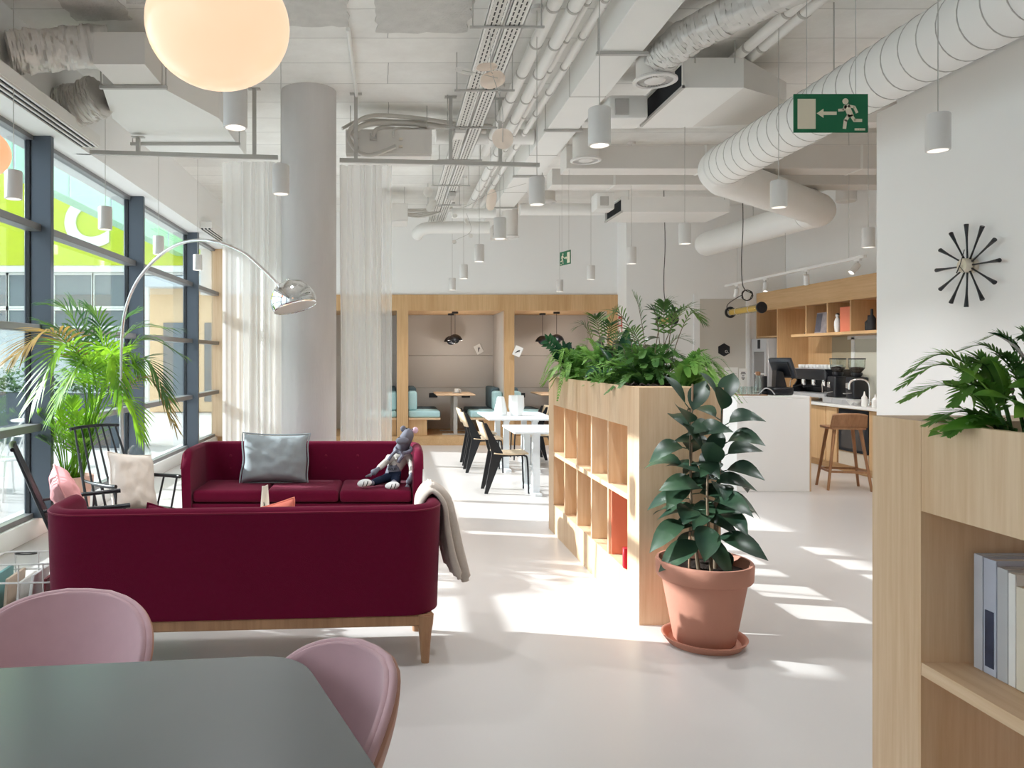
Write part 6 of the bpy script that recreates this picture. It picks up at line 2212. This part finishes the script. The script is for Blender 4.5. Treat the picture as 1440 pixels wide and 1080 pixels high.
# planter boxes with hedge
hd = plain('planter_box_grey', srgb(92, 100, 108), .6, 0, .3, .05, 4)
HG = leafy('hedge_leaf', srgb(52, 92, 50), srgb(110, 146, 84), .6, .3, 4)
for i, (x, y) in enumerate(((-7.4, 14.2), (-5.6, 13.6), (-10.0, 15.0))):
    t = thing('terrace_planter', ['grey terrace planter box with shrubs behind the palm', 'grey terrace planter box with shrubs, nearest the glass', 'grey terrace planter box with shrubs at the far left'][i], 'planter', (x, y, -.02), 0, 'terrace planters')
    MB().box(-.8, -.25, 0, .8, .25, .95).build('box', hd, t)
    b = MB()
    rnd = random.Random(i + 50)
    for q in range(420):
        p = Vector((rnd.uniform(-.85, .85), rnd.uniform(-.3, .3), .95 + abs(rnd.gauss(0, .22))))
        leaf(b, p, (rnd.uniform(-1, 1), rnd.uniform(-1, 1), rnd.uniform(0, 1)), (0, -.3, 1), .14, .06, .2, .1, segs=3)
    b.build('shrub', HG, t, smooth=180)

# wire chairs and tables of the terrace
def wire_chair(lab, loc, rz):
    t = thing('terrace_chair', lab, 'chair', loc, rz, 'white terrace chairs')
    MB().lathe([(0, .44), (.2, .44), (.21, .45), (.2, .46), (0, .46)], 24).build('seat', M['ceramic'], t)
    MB().tube(bez([(-.2, -.12, .45), (-.23, -.22, .68), (-.14, -.26, .84), (0, -.27, .88), (.14, -.26, .84), (.23, -.22, .68), (.2, -.12, .45)], 6), .011, 8).build('back_hoop', M['ceramic'], t)
    MB().tube(bez([(-.1, -.18, .45), (-.1, -.24, .65), (0, -.26, .74), (.1, -.24, .65), (.1, -.18, .45)], 6), .009, 8).build('inner_hoop', M['ceramic'], t)
    for sx in (-1, 1):
        for sy in (-1, 1):
            MB().tube([(sx * .13, sy * .13, .44), (sx * .2, sy * .2, 0)], .011, 8).build('leg', M['ceramic'], t)
    return t
W0 = wire_chair('white hoop back terrace chair just outside, behind the spindle chair', (-4.35, 8.6, -.02), R(150))
for (x, y, r, lb) in ((-4.5, 9.9, 30, 'white hoop back terrace chair outside behind the palm'), (-5.6, 9.2, -80, 'white hoop back terrace chair at the left terrace table'),
                      (-4.2, 7.6, 100, 'white hoop back terrace chair at the far left edge of the windows'), (-5.4, 11.2, 60, 'white hoop back terrace chair beside the planter box')):
    dup(W0, (x, y, -.02), R(r), lb)
def terrace_table(lab, loc):
    t = thing('terrace_table', lab, 'table', loc, 0, 'white terrace tables')
    MB().lathe([(0, .72), (.38, .72), (.385, .73), (.38, .74), (0, .74)], 32).build('tabletop', M['ceramic'], t)
    MB().tube([(0, 0, .01), (0, 0, .72)], .03, 12).build('stem', M['ceramic'], t)
    MB().lathe([(0, 0), (.24, 0), (.24, .015), (0, .03)], 28).build('foot', M['ceramic'], t)
terrace_table('round white terrace table outside the first window bay', (-5.1, 9.0, -.02))
terrace_table('round white terrace table outside behind the palm', (-4.9, 10.6, -.02))

# ---------------------------------------------------------------- light
world = bpy.data.worlds.new('daylight')
scene.world = world
world.use_nodes = True
bg = world.node_tree.nodes['Background']
bg.inputs['Color'].default_value = (0.82, 0.92, 1.0, 1)
bg.inputs['Strength'].default_value = 2.0
sun = bpy.data.lights.new('sun', 'SUN')
sun.energy = 6.2
sun.angle = R(0.6)
sun.color = (0.98, 0.99, 1.0)
so = bpy.data.objects.new('sun', sun)
COL.objects.link(so)
d = Vector((math.cos(R(12)), -math.sin(R(12)), -math.tan(R(26))))
so.rotation_euler = d.to_track_quat('-Z', 'Y').to_euler()
so.location = (-12, 8, 9)

for i, loc in enumerate(SPOTS):
    l = bpy.data.lights.new('pendant_beam', 'SPOT')
    l.energy = 45
    l.spot_size = R(120)
    l.spot_blend = .8
    l.shadow_soft_size = .04
    l.color = (.96, .98, 1)
    o = bpy.data.objects.new('pendant_beam', l)
    COL.objects.link(o)
    o.location = (loc[0], loc[1], loc[2] - .005)
for y in (11.5, 10.62, 9.59, 8.53):
    l = bpy.data.lights.new('track_beam', 'SPOT')
    l.energy = 28
    l.spot_size = R(110)
    l.spot_blend = .8
    l.shadow_soft_size = .03
    l.color = (1, .97, .93)
    o = bpy.data.objects.new('track_beam', l)
    COL.objects.link(o)
    o.location = (5.3, y, 2.44)
    o.rotation_euler = Vector((.55, .25, -1)).to_track_quat('-Z', 'Y').to_euler()
for (x, y) in ((1.2, 14.2), (3.0, 14.2)):
    l = bpy.data.lights.new('booth_lamp', 'POINT')
    l.energy = 6
    l.color = (1, .91, .82)
    l.shadow_soft_size = .05
    o = bpy.data.objects.new('booth_lamp', l)
    COL.objects.link(o)
    o.location = (x, y, 1.80)

# ---------------------------------------------------------------- camera
cam = bpy.data.cameras.new('camera')
cam.sensor_fit = 'HORIZONTAL'
cam.sensor_width = 36
cam.lens = F / 1440 * 36
cam.shift_x = (720 - CX) / 1440
cam.shift_y = -(540 - CY) / 1440
cam.clip_start = .05
cam.clip_end = 200
co = bpy.data.objects.new('camera', cam)
COL.objects.link(co)
co.location = (0, 0, EYE)
co.rotation_euler = (PI / 2, 0, 0)
scene.camera = co

scene.view_settings.view_transform = 'Standard'
scene.view_settings.look = 'None'
scene.view_settings.exposure = 0.72
scene.view_settings.gamma = 1.0
scene.view_settings.use_curve_mapping = False
scene.cycles.max_bounces = 12
scene.cycles.diffuse_bounces = 9
scene.cycles.glossy_bounces = 4
scene.cycles.transmission_bounces = 6
scene.cycles.transparent_max_bounces = 16
scene.cycles.sample_clamp_indirect = 6
scene.cycles.caustics_reflective = False
scene.cycles.caustics_refractive = False
scene.cycles.use_denoising = True
